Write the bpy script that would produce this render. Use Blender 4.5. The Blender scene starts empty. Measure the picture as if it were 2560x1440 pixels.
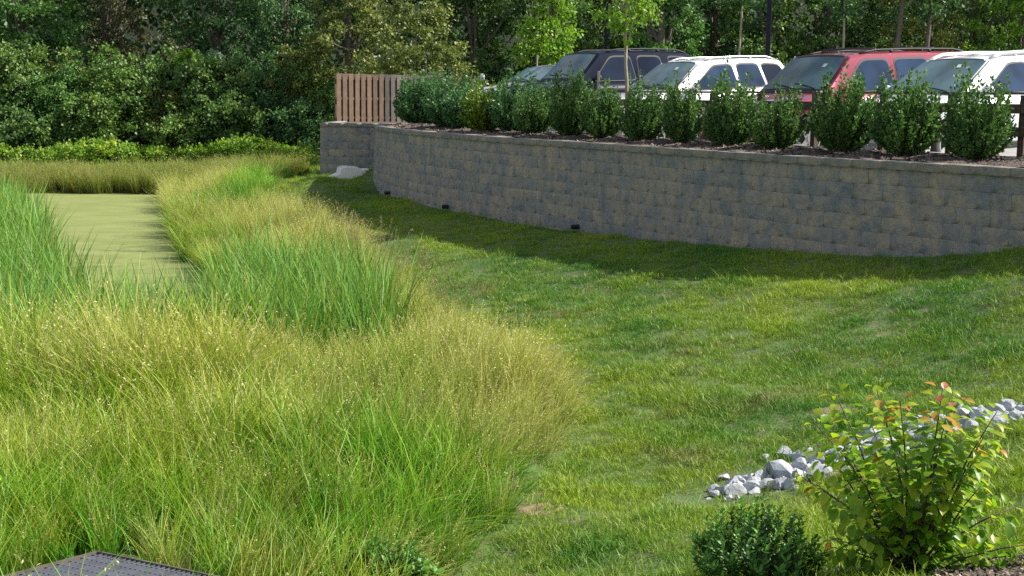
import bpy, bmesh, math, random
import numpy as np
from mathutils import Vector, Matrix
from mathutils.geometry import tessellate_polygon

S = bpy.context.scene
COL = S.collection
rng = np.random.default_rng(7)
random.seed(7)

# ------------------------------------------------------------------ camera, light
F_PX, PITCH, ROLL = 3300.0, math.radians(8.23), 0.0115
Fv = Vector((0, math.cos(PITCH), -math.sin(PITCH)))
r0 = Vector((1, 0, 0)); u0 = Vector((0, math.sin(PITCH), math.cos(PITCH)))
Rv = r0 * math.cos(ROLL) + u0 * math.sin(ROLL)
Uv = u0 * math.cos(ROLL) - r0 * math.sin(ROLL)
cd = bpy.data.cameras.new('camera'); cam = bpy.data.objects.new('camera', cd); COL.objects.link(cam)
cam.matrix_world = Matrix(((Rv.x, Uv.x, -Fv.x, 0), (Rv.y, Uv.y, -Fv.y, 0), (Rv.z, Uv.z, -Fv.z, 0), (0, 0, 0, 1)))
cd.sensor_width = 36; cd.lens = 36 * F_PX / 2560
cd.clip_start = 0.05; cd.clip_end = 600
S.camera = cam

SUN_AZ, SUN_EL = math.radians(5), math.radians(42)   # azimuth from +X towards +Y
sdir = Vector((math.cos(SUN_EL) * math.cos(SUN_AZ), math.cos(SUN_EL) * math.sin(SUN_AZ), math.sin(SUN_EL)))
w = bpy.data.worlds.new('World'); S.world = w; w.use_nodes = True
nt = w.node_tree; bg = nt.nodes['Background']
sky = nt.nodes.new('ShaderNodeTexSky'); sky.sky_type = 'NISHITA'; sky.sun_disc = False
sky.sun_elevation = SUN_EL; sky.sun_rotation = math.pi / 2 - SUN_AZ
sky.air_density = 1.0; sky.dust_density = 0.4
# broken thin cloud over the whole sky, as mirrored in the car windows
tc = nt.nodes.new('ShaderNodeTexCoord'); mpw = nt.nodes.new('ShaderNodeMapping'); mpw.inputs['Scale'].default_value = (1.2, 1.2, 4.5)
nzw = nt.nodes.new('ShaderNodeTexNoise'); nzw.inputs['Scale'].default_value = 2.2; nzw.inputs['Detail'].default_value = 6
mrw = nt.nodes.new('ShaderNodeMapRange'); mrw.inputs[1].default_value = 0.38; mrw.inputs[2].default_value = 0.66; mrw.inputs[4].default_value = 0.85
mxw = nt.nodes.new('ShaderNodeMix'); mxw.data_type = 'RGBA'; mxw.inputs[7].default_value = (5.4, 5.3, 5.1, 1)
nt.links.new(tc.outputs['Generated'], mpw.inputs[0]); nt.links.new(mpw.outputs[0], nzw.inputs['Vector']); nt.links.new(nzw.outputs[0], mrw.inputs[0])
nt.links.new(mrw.outputs[0], mxw.inputs[0]); nt.links.new(sky.outputs[0], mxw.inputs[6]); nt.links.new(mxw.outputs[2], bg.inputs[0])
bg.inputs[1].default_value = 0.088
ld = bpy.data.lights.new('sun', 'SUN'); ld.energy = 5.0; ld.angle = math.radians(0.55); ld.color = (1.0, 0.95, 0.86)
sun = bpy.data.objects.new('sun', ld); COL.objects.link(sun)
sun.rotation_euler = sdir.to_track_quat('Z', 'Y').to_euler(); sun.location = (20, -5, 30)
S.view_settings.view_transform = 'Standard'; S.view_settings.look = 'None'
S.view_settings.gamma = 1; S.view_settings.exposure = 1.0
S.cycles.max_bounces = 8; S.cycles.transparent_max_bounces = 8
S.cycles.use_denoising = False

def ray(px, py):
    return (Fv * F_PX + Rv * (px - 1280) - Uv * (py - 720)).normalized()
def at_z(px, py, z):
    d = ray(px, py); t = z / d.z; return Vector((d.x * t, d.y * t, z))
def at_y(px, py, Y):
    d = ray(px, py); t = Y / d.y; return d * t
def project(P):
    P = np.asarray(P, float)
    F, R, U = (np.array(v) for v in (Fv, Rv, Uv))
    dep = P @ F
    dep = np.where(dep < 0.01, 0.01, dep)
    return 1280 + F_PX * (P @ R) / dep, 720 - F_PX * (P @ U) / dep, P @ F

# ------------------------------------------------------------------ object helpers
def tag(o, label=None, cat=None, group=None, kind=None):
    if label: o['label'] = label
    if cat: o['category'] = cat
    if group: o['group'] = group
    if kind: o['kind'] = kind
    return o
def empty(name, loc, label=None, cat=None, group=None, rz=0.0, kind=None):
    o = bpy.data.objects.new(name, None); COL.objects.link(o)
    o.location = loc; o.rotation_euler = (0, 0, rz); o.empty_display_size = 0.1
    return tag(o, label, cat, group, kind)
def link(name, me, parent=None, mat=None):
    if mat and not me.materials: me.materials.append(mat)
    o = bpy.data.objects.new(name, me); COL.objects.link(o)
    if parent: o.parent = parent
    return o
def np_mesh(name, V, Fq, smooth=False, attrs=None):
    """V (n,3), Fq (m,k) index array with constant k."""
    V = np.ascontiguousarray(V, dtype=np.float32); Fq = np.ascontiguousarray(Fq, dtype=np.int32)
    me = bpy.data.meshes.new(name)
    me.vertices.add(len(V)); me.vertices.foreach_set('co', V.ravel())
    m, k = Fq.shape
    me.loops.add(m * k); me.loops.foreach_set('vertex_index', Fq.ravel())
    me.polygons.add(m)
    me.polygons.foreach_set('loop_start', np.arange(0, m * k, k, dtype=np.int32))
    me.polygons.foreach_set('loop_total', np.full(m, k, dtype=np.int32))
    if smooth: me.polygons.foreach_set('use_smooth', np.ones(m, dtype=bool))
    for an, (dom, arr) in (attrs or {}).items():
        a = me.attributes.new(an, 'FLOAT', dom); a.data.foreach_set('value', np.ascontiguousarray(arr, dtype=np.float32))
    me.update(calc_edges=True); me.validate()
    return me
def pymesh(name, V, Fl, smooth=False):
    me = bpy.data.meshes.new(name); me.from_pydata([tuple(v) for v in V], [], [tuple(f) for f in Fl]); me.update()
    if smooth:
        for p in me.polygons: p.use_smooth = True
    return me
def bm_mesh(name, bm, smooth=False):
    me = bpy.data.meshes.new(name); bm.normal_update(); bm.to_mesh(me); bm.free()
    if smooth:
        for p in me.polygons: p.use_smooth = True
    return me
def box(bm, x0, x1, y0, y1, z0, z1, bev=0.0):
    vs = [bm.verts.new(c) for c in ((x0,y0,z0),(x1,y0,z0),(x1,y1,z0),(x0,y1,z0),(x0,y0,z1),(x1,y0,z1),(x1,y1,z1),(x0,y1,z1))]
    fs = [bm.faces.new([vs[i] for i in f]) for f in ((0,3,2,1),(4,5,6,7),(0,1,5,4),(1,2,6,5),(2,3,7,6),(3,0,4,7))]
    if bev > 0:
        es = set(e for f in fs for e in f.edges)
        bmesh.ops.bevel(bm, geom=list(es), offset=bev, segments=1, affect='EDGES')
def tube(bm, pts, rad, n=7, cap=True):
    rings = []
    for i, p in enumerate(pts):
        p = Vector(p)
        a = Vector(pts[max(0, i-1)]); b = Vector(pts[min(len(pts)-1, i+1)])
        t = (b - a).normalized()
        q = t.orthogonal().normalized() if i == 0 else (rings[-1][1] - t * rings[-1][1].dot(t)).normalized()
        s = t.cross(q); r = rad[i] if hasattr(rad, '__len__') else rad
        rings.append(([bm.verts.new(p + (q * math.cos(2*math.pi*k/n) + s * math.sin(2*math.pi*k/n)) * r) for k in range(n)], q))
    for (a, _), (b, _) in zip(rings, rings[1:]):
        for k in range(n): bm.faces.new((a[k], a[(k+1)%n], b[(k+1)%n], b[k]))
    if cap:
        bm.faces.new(rings[0][0][::-1]); bm.faces.new(rings[-1][0])

# ------------------------------------------------------------------ materials
def mat_new(name):
    m = bpy.data.materials.new(name); m.use_nodes = True
    n = m.node_tree; b = n.nodes['Principled BSDF']
    return m, n, b
def N(n, t, **kw):
    x = n.nodes.new(t)
    for k, v in kw.items(): setattr(x, k, v)
    return x
def mixc(n, fac, a, b, blend='MIX'):
    x = N(n, 'ShaderNodeMix', data_type='RGBA', blend_type=blend)
    for sock, v in ((x.inputs[0], fac), (x.inputs[6], a), (x.inputs[7], b)):
        if hasattr(v, 'links') or isinstance(v, bpy.types.NodeSocket): n.links.new(v, sock)
        else: sock.default_value = v if not isinstance(v, tuple) or len(v) == 4 else (*v, 1)
    return x.outputs[2]
def noise(n, scale, detail=3, vec=None, rough=0.55, dist=0.0):
    x = N(n, 'ShaderNodeTexNoise'); x.inputs['Scale'].default_value = scale; x.inputs['Detail'].default_value = detail
    x.inputs['Roughness'].default_value = rough; x.inputs['Distortion'].default_value = dist
    if vec is not None: n.links.new(vec, x.inputs['Vector'])
    return x.outputs[0]
def wpos(n): return N(n, 'ShaderNodeNewGeometry').outputs['Position']
def ramp(n, fac, stops):
    x = N(n, 'ShaderNodeValToRGB'); e = x.color_ramp.elements
    while len(e) < len(stops): e.new(0.5)
    for el, (p, c) in zip(e, stops): el.position = p; el.color = (*c, 1) if len(c) == 3 else c
    n.links.new(fac, x.inputs[0]); return x.outputs[0]
def maprange(n, v, a, b, c=0.0, d=1.0):
    x = N(n, 'ShaderNodeMapRange'); n.links.new(v, x.inputs[0])
    for i, q in enumerate((a, b, c, d)): x.inputs[i+1].default_value = q
    return x.outputs[0]
def math_(n, op, a, b=None, clamp=False):
    x = N(n, 'ShaderNodeMath', operation=op, use_clamp=clamp)
    for s, v in ((x.inputs[0], a), (x.inputs[1], b)):
        if v is None: continue
        if isinstance(v, bpy.types.NodeSocket): n.links.new(v, s)
        else: s.default_value = v
    return x.outputs[0]
def bump(n, b, h, strength=0.5, dist=0.02):
    x = N(n, 'ShaderNodeBump'); x.inputs['Strength'].default_value = strength; x.inputs['Distance'].default_value = dist
    n.links.new(h, x.inputs['Height']); n.links.new(x.outputs[0], b.inputs['Normal'])
def simple(name, col, rough=0.6, metal=0.0, var=0.12, vscale=8.0, coat=0.0, spec=0.5, bmp=0.0):
    m, n, b = mat_new(name)
    p = wpos(n); nz = noise(n, vscale, 4, p)
    dk = tuple(c * (1 - var) for c in col); lt = tuple(min(1, c * (1 + var)) for c in col)
    n.links.new(ramp(n, nz, [(0.3, dk), (0.7, lt)]), b.inputs['Base Color'])
    b.inputs['Roughness'].default_value = rough; b.inputs['Metallic'].default_value = metal
    b.inputs['Coat Weight'].default_value = coat; b.inputs['Specular IOR Level'].default_value = spec
    if bmp: bump(n, b, noise(n, vscale * 4, 4, p), bmp, 0.01)
    return m
def finish_leaf(n, b, col, trans, rough):
    out = [x for x in n.nodes if x.type == 'OUTPUT_MATERIAL'][0]
    n.links.new(col, b.inputs['Base Color']); b.inputs['Roughness'].default_value = rough
    b.inputs['Specular IOR Level'].default_value = 0.35
    tr = N(n, 'ShaderNodeBsdfTranslucent')
    n.links.new(mixc(n, 1.0, col, (1.15, 1.25, 0.7, 1), 'MULTIPLY'), tr.inputs[0])
    mx = N(n, 'ShaderNodeMixShader'); mx.inputs[0].default_value = trans
    n.links.new(b.outputs[0], mx.inputs[1]); n.links.new(tr.outputs[0], mx.inputs[2]); n.links.new(mx.outputs[0], out.inputs[0])
def leaf_mat(name, stops, trans=0.28, rough=0.5, nscale=0.6, nw=0.35):
    """tint attribute (per leaf) plus slow noise picks a colour of the plant's own range"""
    m, n, b = mat_new(name)
    a = N(n, 'ShaderNodeAttribute', attribute_name='tint').outputs['Fac']
    nz = maprange(n, noise(n, nscale, 3, wpos(n)), 0.3, 0.7)
    f = math_(n, 'ADD', math_(n, 'MULTIPLY', a, 1 - nw), math_(n, 'MULTIPLY', nz, nw))
    finish_leaf(n, b, ramp(n, f, stops), trans, rough)
    return m

# ------------------------------------------------------------------ retaining wall plan (traced, then treated as a plan)
ZC = -0.75                                                     # top of the cap
cap_px = [(941,314.5),(972,319),(1035,326.5),(1160,336),(1280,345),(1400,352),(1600,365),(1800,378.5),(2000,391),(2280,406),(2560,421.6)]
ctrl = [at_z(x, y, ZC).xy for x, y in cap_px]
ctrl = [Vector((-2.75, 36.4)), Vector((-3.3, 35.6)), Vector((-3.56, 34.6))] + ctrl + [Vector((7.3, 13.6)), Vector((9.6, 12.4)), Vector((12.5, 11.6))]
def catmull(P, n=14):
    out = []
    for i in range(len(P) - 1):
        p0 = P[max(0, i-1)]; p1 = P[i]; p2 = P[i+1]; p3 = P[min(len(P)-1, i+2)]
        for k in range(n):
            t = k / n
            out.append(0.5 * ((2*p1) + (p2-p0)*t + (2*p0-5*p1+4*p2-p3)*t*t + (3*p1-p0-3*p2+p3)*t**3))
    out.append(P[-1]); return out
raw = np.array([tuple(p) for p in catmull(ctrl)])
for _ in range(30): raw[1:-1] = 0.25*raw[:-2] + 0.5*raw[1:-1] + 0.25*raw[2:]
seg = np.linalg.norm(np.diff(raw, axis=0), axis=1); arc = np.concatenate([[0], np.cumsum(seg)]); WLEN = arc[-1]
def wall_pt(s, off=0.0):
    """point on the wall line at arc length s, pushed off metres behind the face"""
    s = min(max(s, 0), WLEN - 1e-4)
    x = np.interp(s, arc, raw[:,0]); y = np.interp(s, arc, raw[:,1])
    e = 0.25; a = max(s-e, 0); b = min(s+e, WLEN)
    t = Vector((np.interp(b,arc,raw[:,0])-np.interp(a,arc,raw[:,0]), np.interp(b,arc,raw[:,1])-np.interp(a,arc,raw[:,1]))).normalized()
    nb = Vector((-t.y, t.x))          # behind the wall
    return Vector((x, y)) + nb * off, t, nb
far_a, far_b, far_c = Vector((-5.30, 36.35)), Vector((-2.6, 36.2)), Vector((-5.05, 44.0))

# ------------------------------------------------------------------ terrain
pond = np.array([(-19,43),(-10.6,42.3),(-9.3,36.8),(-7.3,30.4),(-5.9,25.3),(-4.3,20.5),(-2.9,17.5),(-1.6,15.4),(-2.1,13.9),(-4,13.2),(-7,14.2),(-10.5,19),(-13.5,25),(-17,31)], float)
ZW = -3.2
cp = np.array([(-3.56,34.6,-2.05),(-3.3,32.3,-2.3),(-2.2,29,-2.3),(-1,26.5,-2.3),(0,24.3,-2.3),(2.05,21,-2.24),(3.6,18.2,-2.07),(5,16.4,-1.93),(5.9,15,-1.66),(7.5,13,-1.3),(10,12,-1.1),
 (-4.0,34.2,-1.98),(-4.7,33.6,-2.18),(-5.3,32.4,-2.44),(-5.6,36.6,-2.2),(-4,36,-2.1),(-7,37,-2.6),(-6.5,33,-2.75),(-4.8,29,-2.65),(-3,26,-2.62),(-1.2,21.5,-2.68),(0.8,17.5,-2.68),(2.5,14.5,-2.55),(4.5,12.6,-2.25),(6.5,11,-1.9),
 (-.6,17.5,-2.85),(.6,13.5,-2.85),(0.3,10,-2.85),(1.4,9.2,-2.78),(2.7,9.7,-2.6),(4.0,10.2,-2.38),(5.5,10.3,-2.1),(0.2,8.4,-2.78),(0,7,-2.7),(1.3,7.4,-2.6),(2.4,6.4,-2.32),(3.3,7.2,-2.25),(3.6,5.6,-1.9),(1.5,5,-2.1),(0,4.5,-2.2),(-2.1,7,-2.68),(-2,4.5,-2.3),(-5,8,-2.8),(-5,4,-2.4),(-6,11,-3.05),(-3,11.5,-3.0),(-1.5,12,-2.98),(-10,12,-2.9),
 (-20,44,-3.1),(-13,44,-3.1),(-13,50,-2.95),(-13,58,-2.7),(-25,60,-2.6),(-10,60,-2.55),(-6,48,-2.7),(0,56,-2.4),(10,56,-2.3),(30,56,-2.3),(25,30,-1.6),(20,12,-1.2),(-22,20,-3.0),(-35,40,-2.9),(-22,35,-3.1),(45,60,-2.0),(-45,60,-2.4),(20,0,-1),( -20,0,-2.4),(0,0,-1.7),(6,6,-1.6)], float)
def kern(r): return -np.sqrt(r*r + 1.2)
_n = len(cp); _d = np.linalg.norm(cp[:,None,:2]-cp[None,:,:2], axis=2)
_A = np.zeros((_n+3,_n+3)); _A[:_n,:_n] = kern(_d) - np.eye(_n)*0.05; _A[:_n,_n]=1; _A[:_n,_n+1:]=cp[:,:2]; _A[_n:,:_n]=_A[:_n,_n:].T
_w = np.linalg.solve(_A, np.concatenate([cp[:,2],[0,0,0]]))
def poly_sd(P, poly):
    """signed distance, negative inside"""
    a = poly; b = np.roll(poly, -1, axis=0)
    best = np.full(len(P), 1e9); ins = np.zeros(len(P), bool)
    for (x0,y0),(x1,y1) in zip(a,b):
        dx,dy = x1-x0,y1-y0; t = np.clip(((P[:,0]-x0)*dx+(P[:,1]-y0)*dy)/(dx*dx+dy*dy),0,1)
        best = np.minimum(best, np.hypot(P[:,0]-x0-t*dx, P[:,1]-y0-t*dy))
        c = ((y0>P[:,1])!=(y1>P[:,1])); xx = np.where(c, (x1-x0)*(P[:,1]-y0)/(y1-y0+1e-12)+x0, -1e9)
        ins ^= c & (P[:,0] < xx)
    return np.where(ins, -best, best)
def sstep(x, a, b):
    t = np.clip((x-a)/(b-a),0,1); return t*t*(3-2*t)
def terr(P):
    P = np.atleast_2d(np.asarray(P, float))[:, :2]; out = np.empty(len(P))
    for i in range(0, len(P), 20000):
        Q = P[i:i+20000]; d = np.linalg.norm(Q[:,None]-cp[None,:,:2], axis=2)
        out[i:i+20000] = kern(d) @ _w[:_n] + _w[_n] + Q @ _w[_n+1:]
    und = 0.035*np.sin(P[:,0]*1.3+0.7*np.sin(P[:,1]*.6))*np.cos(P[:,1]*0.9+P[:,0]*.4) + 0.018*np.sin(P[:,0]*3.1+P[:,1]*2.2)
    out = out + und * (P[:,1] < 45)
    sd = poly_sd(P, pond)
    bank = -3.16 + (out + 3.16) * sstep(sd, 0.0, 1.8)
    bank = np.where(sd < 0, -3.16 - 0.55 * sstep(-sd, 0.0, 1.5), bank)
    return np.where(sd < 2, bank, out)
def tz(x, y): return float(terr([(x, y)])[0])

def axis(parts):
    out = []
    for a, b, st in parts: out += list(np.arange(a, b, st))
    out.append(parts[-1][1]); return np.array(out)
xs = axis([(-90,-30,4),(-30,-16,1.0),(-16,8,0.22),(8,20,1.0),(20,90,4)])
ys = axis([(-8,4,1.0),(4,38,0.22),(38,64,0.8),(64,130,3)])
GX, GY = np.meshgrid(xs, ys); P2 = np.stack([GX.ravel(), GY.ravel()], 1); Z = terr(P2)
nx, ny = len(xs), len(ys); I = np.arange(nx*ny).reshape(ny, nx)
Q = np.stack([I[:-1,:-1], I[:-1,1:], I[1:,1:], I[1:,:-1]], -1).reshape(-1,4)
m, n, b = mat_new('ground_turf')
p = wpos(n)
c1 = ramp(n, noise(n, 0.55, 4, p), [(0.35,(0.045,0.10,0.020)),(0.62,(0.09,0.14,0.028))])
c2 = mixc(n, maprange(n, noise(n, 7, 4, p), 0.5, 0.72), c1, (0.14,0.11,0.06,1))
n.links.new(c2, b.inputs['Base Color']); b.inputs['Roughness'].default_value = 0.95
bump(n, b, noise(n, 30, 5, p), 0.8, 0.03)
g = link('ground', np_mesh('ground', np.column_stack([P2, Z]), Q, True), None, m)
tag(g, 'grassy ground falling from the lawn to the pond', None, None, 'structure')

hx = np.arange(-100, 101, 5.0); hy = np.array([69, 71, 74, 78, 84, 92, 104, 125.0]); HX, HY = np.meshgrid(hx, hy)
HZ = -3.2 + sstep(HY, 69, 92)*19 + 0.6*np.sin(HX*0.21)
I = np.arange(HX.size).reshape(HX.shape); Qh = np.stack([I[:-1,:-1], I[:-1,1:], I[1:,1:], I[1:,:-1]], -1).reshape(-1,4)
m = simple('sky_block_dark', (0.018,0.028,0.012), 0.95, var=0.4, vscale=0.8)  # added slope, kept dark so that gaps in the wood show no sky
tag(link('sky_block_slope', np_mesh('sky_block_slope', np.column_stack([HX.ravel(), HY.ravel(), HZ.ravel()]), Qh, True), None, m), 'dark slope added behind the wood to close off the sky', None, None, 'structure')

# water under duckweed
m, n, b = mat_new('pond_water')
p = wpos(n)
mp = N(n, 'ShaderNodeMapping'); mp.inputs['Scale'].default_value = (0.5, 1.0, 1.0); n.links.new(p, mp.inputs[0])
big = noise(n, 0.63, 5, mp.outputs[0], 0.6, 0.8); fine = noise(n, 9, 4, mp.outputs[0], 0.7)
weed = mixc(n, maprange(n, noise(n, 26, 3, p, 0.7), 0.42, 0.62, 0, 0.35), ramp(n, noise(n, 1.7, 6, mp.outputs[0], 0.7), [(0.34,(0.140,0.170,0.038)),(0.5,(0.175,0.205,0.050)),(0.66,(0.215,0.240,0.075))]), (0.12,0.14,0.05,1))
sepy = N(n, 'ShaderNodeSeparateXYZ'); n.links.new(p, sepy.inputs[0])
near = maprange(n, sepy.outputs[1], 20, 36, 0.10, -0.03)
cov = maprange(n, math_(n, 'ADD', math_(n, 'ADD', math_(n, 'MULTIPLY', big, 0.65), math_(n, 'MULTIPLY', fine, 0.35)), near), 0.60, 0.72)
col = mixc(n, cov, weed, (0.05,0.06,0.03,1))
n.links.new(col, b.inputs['Base Color'])
n.links.new(maprange(n, cov, 0, 1, 0.75, 0.12), b.inputs['Roughness'])
bump(n, b, fine, 0.15, 0.01)
V = [(x, y, ZW) for x, y in pond]
Vw = [(-24,44,ZW),(0,44,ZW),(0,12,ZW),(-24,12,ZW)]
o = link('water', pymesh('water', Vw, [(0,3,2,1)]), None, m); tag(o, 'still pond water covered with green duckweed', None, None, 'structure')

# ------------------------------------------------------------------ upper terrace: mulch bed, kerb, parking lot
S0 = 2.6; M_IN, M_OUT = 0.16, 2.75
m, n, b = mat_new('mulch')
p = wpos(n)
v = N(n, 'ShaderNodeTexVoronoi'); v.inputs['Scale'].default_value = 34; n.links.new(p, v.inputs[0])
c1 = ramp(n, v.outputs['Color'], [(0.2,(0.030,0.022,0.018)),(0.6,(0.085,0.062,0.050)),(0.9,(0.19,0.145,0.12))])
c1 = mixc(n, maprange(n, noise(n, 1.2, 3, p), 0.4, 0.7), c1, (0.10,0.075,0.058,1))
n.links.new(c1, b.inputs['Base Color']); b.inputs['Roughness'].default_value = 0.95
bump(n, b, v.outputs['Distance'], 1.0, 0.03)
M_mulch = m
ns = 260; offs = np.linspace(M_IN, M_OUT, 16)
V = []
for i in range(ns):
    s = S0 + (WLEN - S0) * i / (ns-1)
    for of in offs:
        q, t, nb = wall_pt(s, of)
        zz = -0.765 + 0.06*math.sin(min(1,(of-M_IN)/2.2)*math.pi) + 0.02*math.sin(s*5.1+of*3)+0.012*math.sin(s*13+of*9)
        if of == offs[-1]: zz = -0.76
        V.append((q.x, q.y, zz))
k = len(offs); I = np.arange(ns*k).reshape(ns, k)
Q = np.stack([I[:-1,:-1], I[1:,:-1], I[1:,1:], I[:-1,1:]], -1).reshape(-1,4)
mb = link('mulch_bed', np_mesh('mulch_bed', np.array(V), Q, True), None, M_mulch)
tag(mb, 'dark bark mulch bed behind the retaining wall cap', None, None, 'structure')
# end patch between the curled end, the far wall and the board fence
pl = [wall_pt(s, M_IN)[0] for s in np.linspace(0.2, S0, 10)] + [wall_pt(S0, M_OUT)[0], Vector((6, 46)), Vector((-5.0, 46)), Vector((-5.12, 36.55)), Vector((-2.9, 36.5))]
tri = tessellate_polygon([[Vector((q.x, q.y, 0)) for q in pl]])
me = pymesh('planting_soil', [(q.x, q.y, -0.775) for q in pl], tri)
tag(link('planting_soil', me, None, M_mulch), 'bare mulch ground beside the board fence', None, None, 'structure')
# kerb
concrete = simple('concrete', (0.42,0.41,0.38), 0.85, var=0.15, vscale=5, bmp=0.3)
sec = [(2.76,-1.3),(2.76,-0.735),(2.90,-0.735),(2.92,-0.76),(2.93,-1.3)]
V = []
for i in range(ns):
    s = S0 + (WLEN - S0) * i / (ns-1)
    for of, z in sec:
        q, t, nb = wall_pt(s, of); V.append((q.x, q.y, z))
I = np.arange(ns*5).reshape(ns,5); Q = np.stack([I[:-1,:-1], I[1:,:-1], I[1:,1:], I[:-1,1:]], -1).reshape(-1,4)
tag(link('kerb', np_mesh('kerb', np.array(V), Q), None, concrete), 'pale concrete kerb between mulch bed and parking', None, None, 'structure')
# parking
NB = Vector((0.864, 0.503)); TW = Vector((0.503, -0.864)); P0 = Vector((2.05, 21.1))
def park_z(x, y):
    d_ = Vector((x, y)) - P0; u = d_.dot(NB); t_ = d_.dot(TW)
    return -1.08 + 0.035 * max(0.0, min(u, 14) - 3.0) + 0.022 * max(0.0, min(-t_, 14) - 1)
uv = [wall_pt(s, 2.93)[0] for s in np.linspace(S0, WLEN, 60)]
V = []; rows = 8; du = [0, 2, 4, 6, 8.6, 10.6, 26, 42]
for q in uv:
    for u in du:
        a = q + NB * u; V.append((a.x, a.y, park_z(a.x, a.y)))
I = np.arange(60*rows).reshape(60,rows); Q = np.stack([I[:-1,:-1], I[1:,:-1], I[1:,1:], I[:-1,1:]], -1).reshape(-1,4)
m = simple('pavement', (0.27,0.265,0.25), 0.9, var=0.2, vscale=3, bmp=0.4)
tag(link('parking_lot', np_mesh('parking_lot', np.array(V), Q), None, m), 'sunlit grey parking pavement under the cars', None, None, 'structure')
# ground from the lot back to the wood
V = [(-5.0,46,-0.9),(90,46,-0.9),(90,60,-1.3),(-5.0,60,-1.3),(-7,66,-2.8),(90,66,-2.8)]
tag(link('verge', pymesh('verge', V, [(0,1,2,3),(3,2,5,4)]), None, bpy.data.materials['ground_turf']), 'rough verge behind the parking lot', None, None, 'structure')

# ------------------------------------------------------------------ wall blocks
m, n, b = mat_new('split_block')
p = wpos(n); oi = N(n, 'ShaderNodeObjectInfo')
off = N(n, 'ShaderNodeVectorMath', operation='SCALE'); off.inputs[3].default_value = 0.22
cmb = N(n, 'ShaderNodeCombineXYZ')
for i in range(3): n.links.new(oi.outputs['Random'], cmb.inputs[i])
n.links.new(cmb.outputs[0], off.inputs[0])
ad = N(n, 'ShaderNodeVectorMath', operation='ADD'); n.links.new(p, ad.inputs[0]); n.links.new(off.outputs[0], ad.inputs[1])
big = noise(n, 3.1, 4, ad.outputs[0], 0.66, 0.5)
isl = math_(n, 'MULTIPLY', math_(n, 'SUBTRACT', oi.outputs['Random'], 0.5), 0.12)
f = math_(n, 'ADD', big, isl)
base = ramp(n, f, [(0.33,(0.165,0.176,0.196)),(0.45,(0.225,0.217,0.213)),(0.55,(0.295,0.252,0.215)),(0.70,(0.37,0.300,0.228))])
dark = noise(n, 11, 4, ad.outputs[0], 0.65)
base = mixc(n, maprange(n, dark, 0.48, 0.72, 0, 0.5), base, (0.085,0.078,0.075,1))
base = mixc(n, maprange(n, noise(n, 60, 3, p, 0.7), 0.55, 0.75, 0, 0.35), base, (0.42,0.38,0.33,1))
n.links.new(base, b.inputs['Base Color']); b.inputs['Roughness'].default_value = 0.95
st_n = N(n, 'ShaderNodeMapping'); st_n.inputs['Scale'].default_value = (3.0, 3.0, 0.35); n.links.new(p, st_n.inputs[0])
base = mixc(n, maprange(n, noise(n, 1.6, 4, st_n.outputs[0], 0.6), 0.52, 0.72, 0, 0.22), base, (0.10,0.095,0.088,1)); base = mixc(n, maprange(n, noise(n, 1.1, 4, st_n.outputs[0], 0.6), 0.6, 0.75, 0, 0.25), base, (0.40,0.38,0.35,1))
n.links.new(base, b.inputs['Base Color'])
bump(n, b, noise(n, 34, 6, p, 0.75), 1.0, 0.02)
M_block = m
m2 = m.copy(); m2.name = 'cap_stone'
M_cap = m2
for x in m2.node_tree.nodes:
    if x.type == 'VALTORGB':
        for el, c in zip(x.color_ramp.elements, [(0.15,0.15,0.15),(0.20,0.19,0.175),(0.25,0.22,0.19),(0.28,0.24,0.18)]): el.color = (*c,1)
def block_arrays(wd, ht, dp, seed, rough=0.016, nxc=4, nzc=2, chamfer=0.004):
    r = np.random.default_rng(seed); xsx = np.linspace(-wd/2, wd/2, nxc+1); zs = np.linspace(0, ht, nzc+1)
    V = []; Fq = []
    for j, z in enumerate(zs):
        for i, x in enumerate(xsx):
            edge = (i in (0, nxc)) or (j in (0, nzc))
            y = chamfer + r.uniform(-0.002, 0.001) if edge else -r.uniform(0.0, rough)
            V.append((x, y, z))
    for j in range(nzc):
        for i in range(nxc):
            a = j*(nxc+1)+i; Fq.append((a, a+1, a+nxc+2, a+nxc+1))
    o = len(V)
    V += [(-wd/2, dp, 0), (wd/2, dp, 0), (wd/2, dp, ht), (-wd/2, dp, ht)]
    w_ = nxc; h_ = nzc*(nxc+1)
    Fq += [(h_, h_+w_, o+2, o+3), (0, o, o+1, w_)]            # top, bottom (long quads over the outer corners)
    Fq += [(0, h_, o+3, o), (w_, o+1, o+2, h_+w_), (o, o+3, o+2, o+1)]
    return np.array(V), np.array(Fq)
BLK = []
for s_ in range(8):
    V, Fq = block_arrays(0.4545, 0.2008, 0.28, 100+s_, 0.006, 5, 3); BLK.append((V, Fq, np_mesh('block', V, Fq)))
CAPS = []
for s_ in range(5):
    V, Fq = block_arrays(0.4545, 0.098, 0.33, 200+s_, 0.007, 3, 2); CAPS.append((V, Fq, np_mesh('cap_stone', V, Fq)))
for _, _, me in BLK: me.materials.append(M_block)
for _, _, me in CAPS: me.materials.append(M_cap)

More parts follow.
